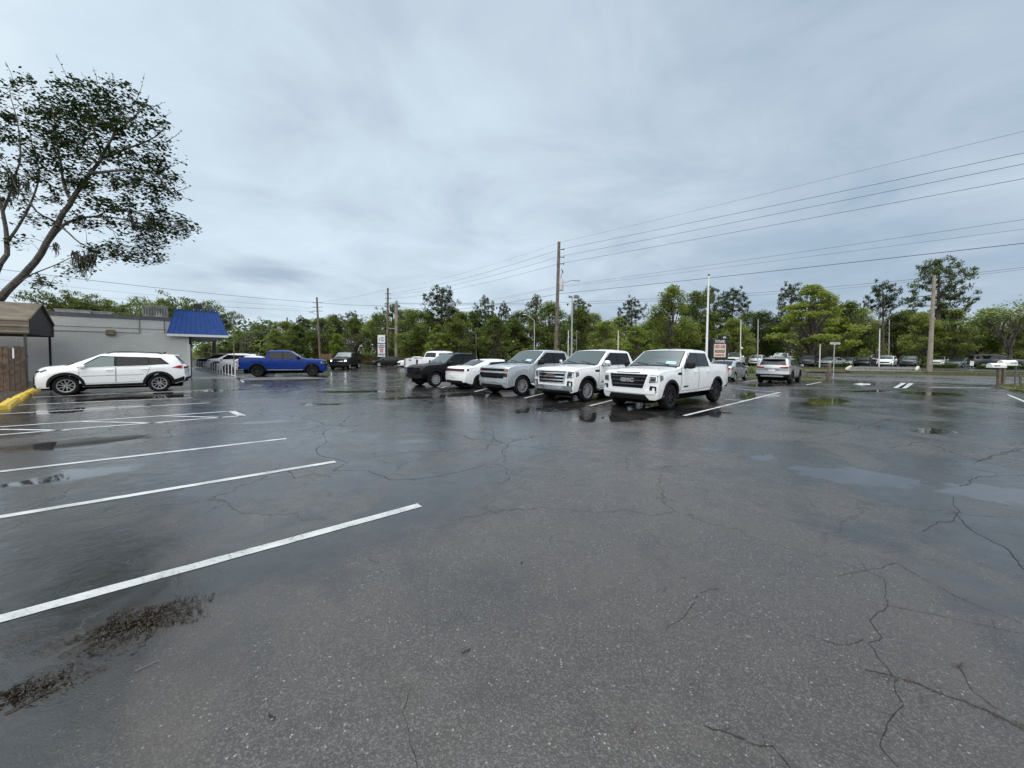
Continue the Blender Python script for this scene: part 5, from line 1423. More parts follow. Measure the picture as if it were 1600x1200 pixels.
for lab, px, Y, y0 in (('short white pole among trees behind the second white pickup', 887.5, 55, 517), ('thin grey pole right of the floodlight pole', 900.5, 60, 517), ('short white pole showing between two white pickup cabs', 965.5, 50, 517), ('white pole with a round lamp left of the bright green tree', 1157, 52, 500), ('thin grey pole inside the crown of the bright green tree', 1184, 52, 500), ('white pole between dark cars across the road', 1374, 52, 514), ('short white pole beside the street name sign', 1281, 52, 538), ('slim lamp pole behind the dark SUV across the road', 1389, 62, 500)):
    b = at(px, 560, Y); b.z = 0; t = at(px + .6, y0, Y); r_ = empty('slim_pole', b); tag(r_, lab, 'pole')
    mb = MB(); mb.tube([(0, 0, 0), (t.x - b.x, 0, t.z)], [.075, .06], 8); mb.build('pole_shaft', MGAL if 'grey' in lab or 'lamp pole' in lab else simple('pole_white', (.60, .60, .57), .5), r_)
    mb = MB(); mb.lathe([(.001, -.03), (.095, -.03), (.095, .04), (.001, .06)], 10, (t.x - b.x, 0, t.z)); mb.build('cap', MGAL, r_)
    if 'round lamp' in lab:
        z_ = at(px, 544, Y).z; mb = MB(); mb.lathe([(.001, -.16), (.12, -.11), (.16, 0), (.12, .11), (.001, .16)], 12, (.0, -.2, z_)); mb.build('lamp_globe', MT['plate'], r_)

# ------------------------------------------------------------------ signs
SY = 37
sg0 = at(1121, 560, SY); sg0.z = 0
sr = empty('pylon_sign', sg0, R(6)); tag(sr, 'black used car pylon sign with a cream panel beside the flagpole', 'sign')
k = SY / FPX
zb_ = at(1121, 559, SY).z; zt3 = at(1121, 527, SY).z; xh = 15.2 * k
MBK = simple('sign_black', (.012, .012, .013), .4)
mb = MB(); mb.box((0.05, 0, (zb_ + zt3) / 2 - .25), (xh * 1.85, .45, zt3 - zb_ + .1)); mb.box((.55, 0, zt3 - .1), (xh * .9, .449, .55)); mb.build('cabinet', MBK, sr)
mb = MB(); mb.box((-.25, 0, zb_ / 2 - .1), (.7, .3, zb_ + .2)); mb.build('pedestal', MBK, sr)
mb = MB(); mb.box((-.62, -.3, zb_ / 2 - .1), (.18, .18, zb_)); mb.build('support', MGAL, sr)
pz0, pz1 = at(1121, 558, SY).z, at(1121, 537.6, SY).z
MCR = simple('sign_cream', (.62, .52, .45), .5)
mb = MB(); mb.box((.06, -.24, (pz0 + pz1) / 2), (19.6 * k, .03, pz1 - pz0)); pn = mb.build('panel', MCR, sr)
mred, mblk, mwht = simple('letter_red', (.33, .035, .03), .5), simple('letter_black', (.02, .02, .02), .5), simple('letter_white', (.75, .75, .73), .5)
def letters(body, size, width, m, parent, x, y, z, name='lettering'):
    me = text_mesh(body, size, m, width, .01)
    o = link_mesh(name, me, parent)
    o.matrix_local = Matrix(((1, 0, 0, x), (0, 0, -1, y), (0, 1, 0, z), (0, 0, 0, 1)))
    return o
letters('TOYLAND', .42, 17 * k, mwht, sr, .04, -.245, at(1121, 534, SY).z, 'sign_name')
letters('USED CARS', .46, 17 * k, mred, pn, .06, -.265, at(1121, 541.8, SY).z)
mb = MB(); mb.box((.06, -.262, at(1121, 549, SY).z), (16 * k, .012, 3.6 * k)); nb = mb.build('phone_band', mblk, pn)
mb = MB(); rnd = random.Random(3)
for i in range(12): mb.box((.06 + (i - 5.5) * 1.22 * k, -.271, at(1121, 549, SY).z), (.7 * k * rnd.uniform(.7, 1.2), .006, 1.5 * k))
mb.build('small_print', MCR, nb)
mb = MB()
for i in range(14): mb.box((.06 + (i - 6.5) * 1.15 * k, -.262, at(1121, 554.8, SY).z), (.72 * k * rnd.uniform(.6, 1.2), .012, 2.4 * k))
mb.build('small_print', mred, pn)
mb = MB(); mb.box((.5, -.246, at(1126, 527.4, SY).z), (4.8 * k, .02, 2.6 * k)); nbp = mb.build('number_plate', simple('plate_grey', (.45, .45, .44), .5), sr)
# white pylon sign far behind
WY = 56; k = WY / FPX
w0 = at(597, 560, WY); w0.z = 0
ws_ = empty('pylon_sign', w0, R(-4)); tag(ws_, 'tall white pylon sign of stacked panels behind the black sedan', 'sign')
mb = MB()
for s_ in (-6.2, 6.2): mb.box((s_ * k, 0, at(597, 524, WY).z / 2), (.22, .22, at(597, 524, WY).z))
mb.build('frame', MBK, ws_)
MSW = simple('sign_white', (.62, .64, .66), .45, var=.06)
def pan(y0, y1, nm='panel'):
    z0, z1 = at(597, y1, WY).z, at(597, y0, WY).z
    mb = MB(); mb.box((0, -.14, (z0 + z1) / 2), (11.6 * k, .2, z1 - z0)); return mb.build(nm, MSW, ws_)
p1_ = pan(523.5, 536); p2_ = pan(537.3, 540); p3_ = pan(541.2, 553); p4_ = pan(554, 557.5)
mg = simple('print_grey', (.16, .20, .26), .5); mrd = simple('print_red', (.45, .09, .09), .5)
def rowp(y, x0, x1, h, m, par, n, nm='small_print'):
    mb = MB(); z = at(597, y, WY).z; st_ = (x1 - x0) / n
    for i in range(n): mb.box(((x0 + st_ * (i + .5)) * k, -.252, z), (st_ * .78 * k, .02, h * k))
    mb.build(nm, m, par)
rowp(527.4, -.5, 4.2, 1.3, mg, p1_, 4); rowp(530, -.5, 4.2, 1.3, mg, p1_, 4); rowp(532.5, -.5, 4.2, 1.2, mg, p1_, 4); rowp(530, -3.6, -1.6, 5.0, simple('print_pink', (.42, .28, .26), .5), p1_, 1, 'emblem')
rowp(538.8, -3, 4, 1.2, mg, p2_, 5)
rowp(543, -4.2, 4.0, 1.7, mblk, p3_, 6); rowp(546.2, -3.2, 3.4, 2.2, mrd, p3_, 5); rowp(549, -2.4, 3.0, 2.2, mrd, p3_, 4); rowp(551.6, -3.4, 3.6, .7, mg, p3_, 9)
rowp(555.0, -4, 4, 1.0, mg, p4_, 9)
# stop sign
ST = 56; s0 = at(869, 560, ST); s0.z = 0
st = empty('stop_sign', s0); tag(st, 'red octagonal stop sign showing over the silver pickup cab', 'sign')
zc_ = at(868.5, 547, ST).z
mb = MB(); mb.tube([(0, .03, 0), (0, .03, zc_)], .035, 8); mb.build('post', MGAL, st)
mb = MB(); pts = [(.40 * cos(pi / 8 + pi / 4 * i), -.012, zc_ + .40 * sin(pi / 8 + pi / 4 * i)) for i in range(8)]; pb = [(x, .012, z) for x, y, z in pts]
mb.poly(pts); mb.poly(list(reversed(pb))); mb.grid([pts + pts[:1], pb + pb[:1]], 0, False); plt = mb.build('sign_plate', simple('stop_red', (.50, .05, .05), .4), st)
letters('STOP', .24, .56, mwht, plt, 0, -.02, zc_)
# street name sign, wooden stake, low rail
SSY = 31; s0 = at(1303, 560, SSY); s0.z = 0
ss_ = empty('street_name_sign', s0, R(8)); tag(ss_, 'pale street name blade on a thin post by the road', 'sign')
zt4 = at(1303, 538, SSY).z
mb = MB(); mb.tube([(0, 0, -.1), (0, 0, zt4)], .035, 8); mb.build('post', MGAL, ss_)
mb = MB(); mb.box((.06, 0, zt4 + .08), (.95, .012, .17)); mb.box((.02, .0, zt4 - .04), (.10, .05, .08)); bl = mb.build('blade', simple('blade_pale', (.45, .48, .48), .4, var=.15), ss_)
mb = MB()
for i in range(9): mb.box((-.28 + i * .085, -.008, zt4 + .08), (.045, .006, .085))
mb.build('small_print', simple('blade_print', (.25, .28, .28), .5), bl)
sk = empty('stake', at(1296.5, 560, 28.5)); sk.location.z = 0; tag(sk, 'short weathered wooden stake beside the street name sign', 'post')
zz = at(1296, 567.5, 28.5).z
mb = MB(); mb.tube([(0, 0, -.1), (.0, 0, zz * .6), (0, 0, zz)], [.13, .115, .10], 8); mb.build('stake_shaft', MPO, sk)
mb = MB(); mb.tube([(.0, -.02, zz), (0, -.02, zz + .05)], [.105, .06], 8); mb.build('stake_top', MPO, sk)
rl = empty('low_rail', at(1261, 560, 29.5)); rl.location.z = 0; tag(rl, 'low rusty pipe rail along the grass island', 'railing')
z_ = at(1261, 580.5, 29.5).z
for px_ in (1233, 1261, 1291):
    p = at(px_, 580, 29.5); mb = MB(); mb.tube([(p.x - rl.location.x, 0, 0), (p.x - rl.location.x, 0, z_)], .035, 8); mb.build('post', simple('rust_pipe', (.10, .07, .05), .7, var=.3), rl)
a_, b_ = at(1228, 580, 29.5), at(1320, 580, 29.5); mb = MB(); mb.tube([(a_.x - rl.location.x, 0, z_), (b_.x - rl.location.x, 0, z_)], .03, 8); mb.build('rail', simple('rust_pipe', (.10, .07, .05), .7, var=.3), rl)
# mailboxes
MMB = simple('mailbox_white', (.72, .72, .70), .45, var=.08)
def mailbox(lab, px, y0, y1, wpx, Y, post_px, m_post, flag):
    c = at(px, (y0 + y1) / 2, Y); k = Y / FPX; b = Vector((c.x, c.y, 0)); r_ = empty('mailbox', b); tag(r_, lab, 'mailbox')
    W_, H_ = wpx * k, (y1 - y0) * k
    mb = MB(); rows = []
    for x in (-W_ / 2, -W_ / 2 + .02, W_ / 2 - .02, W_ / 2):
        row = []
        for i in range(13):
            a = pi * i / 12; row.append((x, -.16 * cos(a), c.z + H_ * (-.5 + .45) + H_ * .55 * sin(a)))
        row += [(x, .16, c.z - H_ / 2), (x, -.16, c.z - H_ / 2)]; rows.append(row)
    mb.grid(rows, 0, False, closed=True); mb.poly(rows[0]); mb.poly(list(reversed(rows[-1]))); bo = mb.build('box', MMB, r_)
    mb = MB()
    if flag == 'text':
        for i in range(7): mb.box((-W_ * .34 + i * W_ * .06, -.163, c.z - .02), (W_ * .04, .006, H_ * .28))
    else:
        for i in range(5): mb.box((W_ * (.02 + .06 * i), -.163, c.z - .02), (W_ * .04, .006, H_ * .30))
        mb.lathe([(.001, 0), (H_ * .26, 0), (H_ * .26, -.01), (.001, -.01)], 14, (W_ * .36, -.16, c.z), axis='y')
    mb.build('small_print', simple('mail_print', (.10, .10, .11), .5) if flag == 'text' else simple('mail_print_grey', (.35, .36, .37), .5), bo)
    for pp in post_px:
        p = at(pp, 590, Y); mb = MB(); mb.box((p.x - b.x, .02, (c.z - H_ / 2) / 2 - .05), (.14 if m_post is MPO else .06, .14 if m_post is MPO else .06, c.z - H_ / 2 + .1)); mb.build('post', m_post, r_)
mailbox('white mailbox with dark lettering on two wooden posts', 1557, 567.5, 574.5, 23, 24.5, (1561, 1568), MPO, 'text')
mailbox('white mailbox with a round emblem on a thin black post', 1574, 562.8, 571, 23, 25.2, (1587,), MPAR, 'round')
gp = empty('guide_post', at(1596, 560, 24)); gp.location.z = 0; tag(gp, 'thin grey stub post beside the mailboxes', 'post')
mb = MB(); mb.tube([(0, 0, 0), (0, 0, at(1596, 588, 24).z)], .06, 8); mb.build('post_shaft', MPO, gp); mb = MB(); mb.tube([(0, 0, at(1596, 588, 24).z), (0, 0, at(1596, 587, 24).z)], [.07, .05], 8); mb.build('cap', MPAR, gp)
# small white notice on the verge
no = empty('yard_sign', at(1519, 560, 50)); no.location.z = .3; tag(no, 'white yard sign leaning in the hedge before the large SUV', 'sign')
mb = MB(); mb.box((0, 0, .75), (.50, .03, .62), Matrix.Rotation(R(8), 3, 'Y')); mb.build('board', MSW, no); mb = MB(); mb.tube([(-.15, .02, 0), (-.15, .02, .6)], .012, 5); mb.tube([(.15, .02, 0), (.15, .02, .6)], .012, 5); mb.build('stake', MGAL, no)

# ------------------------------------------------------------------ board fence and hedge at the back
f0, f1 = at(500, 560, 72), at(652, 560, 74)
wf = empty('board_fence', (f0.x, f0.y, 0)); tag(wf, 'long brown board fence behind the dark green pickup and black sedan', 'fence')
d = Vector((f1.x - f0.x, f1.y - f0.y, 0)); n = 60; L = d.length; d.normalize(); rz_ = Matrix.Rotation(atan2(d.y, d.x), 3, 'Z')
MF1 = simple('fence_brown', (.17, .095, .055), .8, var=.35, scale=2)
rnd = random.Random(9)
for k in range(n):
    h = 1.75 + rnd.uniform(-.06, .06); mb = MB(); mb.box(d * (L * (k + .5) / n) + Vector((0, 0, h / 2)), (L / n * .96, .03 + .01 * (k % 2), h), rz_); mb.build('board', MF1, wf)
mb = MB(); mb.box(d * L / 2 + Vector((0, .06, 1.4)), (L, .06, .1), rz_); mb.build('rail', MF1, wf)
hs = empty('house', at(660, 560, 84)); hs.location.z = 0; tag(hs, 'cream single storey house half hidden by trees behind the white pickup', 'house')
mb = MB(); mb.box((0, 3, 1.4), (9, 6, 2.8)); mb.build('wall', simple('house_cream', (.50, .44, .34), .7, var=.1), hs)
mb = MB(); mb.grid([[(-5, -.4, 2.75), (5, -.4, 2.75)], [(-5, 3, 3.9), (5, 3, 3.9)], [(-5, 6.4, 2.75), (5, 6.4, 2.75)]], 0, False); mb.build('roof', simple('house_roof', (.12, .11, .10), .8), hs)
mb = MB(); mb.box((-2, -.02, 1.5), (1.4, .06, 1.1)); mb.build('window', MT['glass'], hs)
# ------------------------------------------------------------------ foliage
def leaf_mat(name, c1, c2, trans=.25):
    m, nt, b = new_mat(name)
    oi = nd(nt, 'ShaderNodeObjectInfo'); geo = nd(nt, 'ShaderNodeNewGeometry')
    tc = nd(nt, 'ShaderNodeTexCoord')
    n = nd(nt, 'ShaderNodeTexNoise', i_Scale=.7, i_Detail=3.0); lk(nt, tc.outputs['Object'], n.inputs['Vector'])
    f = math_n(nt, 'ADD', math_n(nt, 'MULTIPLY', geo.outputs['Random Per Island'], .45), math_n(nt, 'MULTIPLY', maprange(nt, n.outputs[0], .3, .7), .45))
    f = math_n(nt, 'ADD', f, math_n(nt, 'MULTIPLY', math_n(nt, 'SUBTRACT', oi.outputs['Random'], .5), .9), True)
    col = mixc(nt, f, c1, c2)
    lk(nt, col, b.inputs['Base Color']); b.inputs['Roughness'].default_value = .55
    b.inputs['Specular IOR Level'].default_value = .3
    tr = nd(nt, 'ShaderNodeBsdfTranslucent'); lk(nt, col, tr.inputs[0])
    ms = nd(nt, 'ShaderNodeMixShader'); ms.inputs[0].default_value = trans
    lk(nt, b.outputs[0], ms.inputs[1]); lk(nt, tr.outputs[0], ms.inputs[2])
    lk(nt, ms.outputs[0], nt.nodes['Material Output'].inputs[0])
    return m
ML = {
    'dark': leaf_mat('leaf_dark', (.062, .090, .019), (.20, .25, .060), .42),
    'mid': leaf_mat('leaf_mid', (.095, .135, .024), (.29, .335, .080), .45),
    'bright': leaf_mat('leaf_bright', (.150, .205, .030), (.35, .40, .085), .5),
    'pine': leaf_mat('pine_needles', (.036, .055, .020), (.125, .16, .060), .35),
    'pale': leaf_mat('leaf_pale', (.09, .13, .035), (.24, .29, .09)),
    'twig': leaf_mat('bare_twigs', (.06, .05, .04), (.15, .13, .105), .05),
    'near': leaf_mat('near_leaf', (.014, .026, .006), (.065, .10, .020), .30),
    'moss': leaf_mat('moss', (.045, .044, .036), (.09, .09, .075), .15),
}
MBARK = simple('bark', (.075, .062, .052), .9, var=.4, scale=4, bump=.6, bscale=22)
MBARKP = simple('pine_bark', (.11, .078, .06), .9, var=.4, scale=3, bump=.6, bscale=16)

def leafq(mb, c, s, rnd, m=0, flat=.5, stretch=1.6):
    a = rnd.uniform(0, 2 * pi); el = rnd.gauss(0, flat)
    d = Vector((cos(a) * cos(el), sin(a) * cos(el), sin(el)))
    u = d.cross(Vector((rnd.uniform(-.6, .6), rnd.uniform(-.6, .6), 1))).normalized()
    d = d * s * stretch * .5; u = u * s * .5
    mb.poly([c - d, c + u * .9, c + d, c - u * .9], m)

def crown_mesh(name, kind, seed):
    """returns (crown mesh, trunk mesh) of a tree about 10 m high, standing at the origin"""
    rnd = random.Random(seed); cr = MB(); tk = MB()
    cl = []
    if kind in ('oak', 'bright', 'tall'):
        Hh = 10.0
        if kind == 'oak': cx, z0, z1, rx = 0, 1.6, 10.0, 4.4
        elif kind == 'tall': cx, z0, z1, rx = 0, 1.2, 10.0, 2.9
        else: cx, z0, z1, rx = 0, 2.2, 10.0, 5.6
        nC = {'oak': 92, 'tall': 74, 'bright': 130}[kind]
        while len(cl) < nC:
            t = rnd.random(); z = z0 + (z1 - z0) * t
            env = {'oak': sin(pi * min(1, .12 + .88 * t) ** .8) ** .6, 'tall': (sin(pi * (.10 + .86 * t))) ** .7, 'bright': max(0, (1 - abs(t - .28) / .74)) ** .75}[kind]
            a = rnd.uniform(0, 2 * pi); r = rx * env * (rnd.random() ** .45) * (.80 + .35 * noise.noise((cos(a) * 1.3 + seed, sin(a) * 1.3, t * 2.2)))
            c = Vector((r * cos(a), r * sin(a), z + .5 * noise.noise((seed, a, t * 3))))
            cl.append((c, rnd.uniform(.32, .95) * (1.0 if kind != 'bright' else .85)))
        tp = [(0, 0, -.2), (.05, .03, 1.2), (-.1, .1, 3.0), (.1, -.05, 5.2), (0, .1, 7.4)]
        tk.tube(tp, [.30, .24, .19, .12, .05], 8)
        for c, s in cl:
            if rnd.random() < .65:
                t = min(.9, max(.12, (c.z - 1.4) / 8.5)) * .75; i = t * (len(tp) - 1); k = int(i); b = Vector(tp[k]).lerp(Vector(tp[min(k + 1, len(tp) - 1)]), i - k)
                md = b.lerp(c, .5) + Vector((rnd.uniform(-.3, .3), rnd.uniform(-.3, .3), rnd.uniform(-.1, .5)))
                tk.tube([b, md, c], [.075, .045, .012], 5)
        per = {'oak': 190, 'tall': 190, 'bright': 175}[kind]
        for c, s in cl:
            flat = .45 if kind == 'bright' else .75
            for _ in range(int(per * (s / .7) ** 2)):
                v = Vector((rnd.gauss(0, 1), rnd.gauss(0, 1), rnd.gauss(0, 1)))
                v = v.normalized() * (rnd.random() ** .5) * s * 1.35
                v.z *= flat
                leafq(cr, c + v, rnd.uniform(.10, .22), rnd)
    elif kind in ('pine', 'pine_flat'):
        Hh = 14.0
        lean = rnd.uniform(-.5, .5)
        top = Vector((lean, rnd.uniform(-.3, .3), 13.4))
        tk.tube([(0, 0, -.2), (lean * .2, 0, 4), (lean * .6, 0, 9), top], [.27, .22, .15, .03], 8)
        z_lo = 7.0 if kind == 'pine' else 8.2
        nB = 34 if kind == 'pine' else 26
        for k in range(nB):
            t = (k + rnd.random()) / nB; z = z_lo + (13.2 - z_lo) * t
            R_ = (3.3 if kind == 'pine' else 3.9) * (1 - t ** 2.2 * .80) * rnd.uniform(.45, 1.1) * (.5 + .5 * min(1, t * 4 + .3))
            a = k * 2.4 + rnd.uniform(-.5, .5)
            b = Vector((0, 0, 0)).lerp(top, 0); s0 = Vector((lean * (z / 13.4) ** 1.3, 0, z))
            e_ = s0 + Vector((cos(a) * R_, sin(a) * R_, R_ * rnd.uniform(-.10, .55)))
            md = s0.lerp(e_, .55) + Vector((0, 0, -.12 * R_ * rnd.random()))
            tk.tube([s0, md, e_], [.06, .04, .015], 5)
            for q in range(2 + int(R_ * 1.5)):
                u = rnd.uniform(.42, 1.05); p = s0.lerp(md, u / .55) if u < .55 else md.lerp(e_, (u - .55) / .45)
                c = p + Vector((rnd.gauss(0, .45), rnd.gauss(0, .45), rnd.gauss(.2, .32))); s = rnd.uniform(.22, .48)
                for _ in range(46):
                    v = Vector((rnd.gauss(0, 1), rnd.gauss(0, 1), rnd.gauss(0, 1))).normalized() * (rnd.random() ** .6) * s * 1.25; v.z *= .8
                    leafq(cr, c + v, rnd.uniform(.08, .15), rnd, 0, .8, 3.0)
    elif kind in ('bare', 'sparse'):
        def grow(p, d, L, r, lev):
            q = p + d * L * .5 + Vector((rnd.gauss(0, .05), rnd.gauss(0, .05), 0)) * L; e_ = p + d * L + Vector((rnd.gauss(0, .08), rnd.gauss(0, .08), rnd.uniform(-.02, .1))) * L
            tk.tube([p, q, e_], [r, r * .8, r * .55], 5 if lev > 1 else 4, caps=False)
            if lev == 0:
                if kind == 'sparse' or rnd.random() < .3:
                    for _ in range(22 if kind == 'sparse' else 4):
                        leafq(cr, e_ + Vector((rnd.gauss(0, .28), rnd.gauss(0, .28), rnd.gauss(0, .22))), rnd.uniform(.09, .18), rnd)
                return
            for k in range(rnd.choice((3, 4)) if lev > 1 else 3):
                an = rnd.uniform(0, 2 * pi); sp_ = rnd.uniform(.35, .85)
                n = (d + Vector((cos(an), sin(an), rnd.uniform(-.1, .5))) * sp_).normalized()
                grow(p.lerp(e_, rnd.uniform(.55, 1.0)), n, L * rnd.uniform(.58, .80), r * .55, lev - 1)
        grow(Vector((0, 0, -.1)), Vector((0, 0, 1)), 3.1, .17, 4)
    elif kind == 'frond':
        # feathery tops: many long arching shoots with short leaflets
        tk.tube([(0, 0, -.2), (0, 0, 4.6)], [.25, .16], 8)
        for k in range(60):
            a = rnd.uniform(0, 2 * pi); L = rnd.uniform(1.4, 2.9); up = rnd.uniform(.1, 1.5)
            P = []
            base = Vector((rnd.gauss(0, .5), rnd.gauss(0, .5), rnd.uniform(3.2, 5.2)))
            for i in range(9):
                t = i / 8; P.append(base + Vector((cos(a), sin(a), 0)) * L * t * .85 + Vector((0, 0, up * L * (t - .55 * t * t))))
            tk.tube(P, [.03 - .0028 * i for i in range(9)], 4, caps=False)
            for i in range(1, 9):
                for _ in range(11):
                    c = P[i] + Vector((rnd.gauss(0, .13), rnd.gauss(0, .13), rnd.gauss(0, .10)))
                    leafq(cr, c, rnd.uniform(.06, .11), rnd, 0, .8, 3.2)
    elif kind == 'bush':
        tk.tube([(0, 0, -.1), (0, 0, .8)], [.08, .03], 5)
        for _ in range(26):
            a = rnd.uniform(0, 2 * pi); r = rnd.random() ** .6 * 1.5; c = Vector((r * cos(a), r * sin(a), rnd.uniform(.3, 1.6) * (1.15 - r * .35))); s = rnd.uniform(.3, .55)
            tk.tube([(0, 0, .2), c], [.03, .008], 4)
            for _k in range(75):
                v = Vector((rnd.gauss(0, 1), rnd.gauss(0, 1), rnd.gauss(0, 1))).normalized() * (rnd.random() ** .5) * s * 1.2
                leafq(cr, c + v, rnd.uniform(.08, .16), rnd)
    return cr, tk

PROTO = {}
def proto(kind, leaf, seed):
    key = (kind, leaf, seed)
    if key not in PROTO:
        cr, tk = crown_mesh(kind, kind, seed)
        PROTO[key] = (cr.mesh('crown', ML[leaf], None), tk.mesh('trunk', MBARKP if 'pine' in kind else MBARK, 40))
    return PROTO[key]
HT = {'oak': 10.3, 'tall': 10.3, 'bright': 10.2, 'pine': 13.8, 'pine_flat': 13.8, 'bare': 8.0, 'sparse': 8.0, 'frond': 5.9, 'bush': 2.1}
rt = random.Random(77)
def tree(name, label, kind, leaf, seed, px, ytop, Y, wide=1.0, z=0.0, cat='tree', group=None):
    me_c, me_t = proto(kind, leaf, seed)
    b = at(px, 560, Y); t = at(px, ytop, Y)
    s = (t.z - z) / HT[kind]
    r = empty(name, (b.x, b.y, z), rt.uniform(0, 6.28)); r.scale = (s * wide, s * wide, s)
    tag(r, label, cat, group)
    link_mesh('crown', me_c, r); link_mesh('trunk', me_t, r)
    return r
G = 'trees of the far tree line'
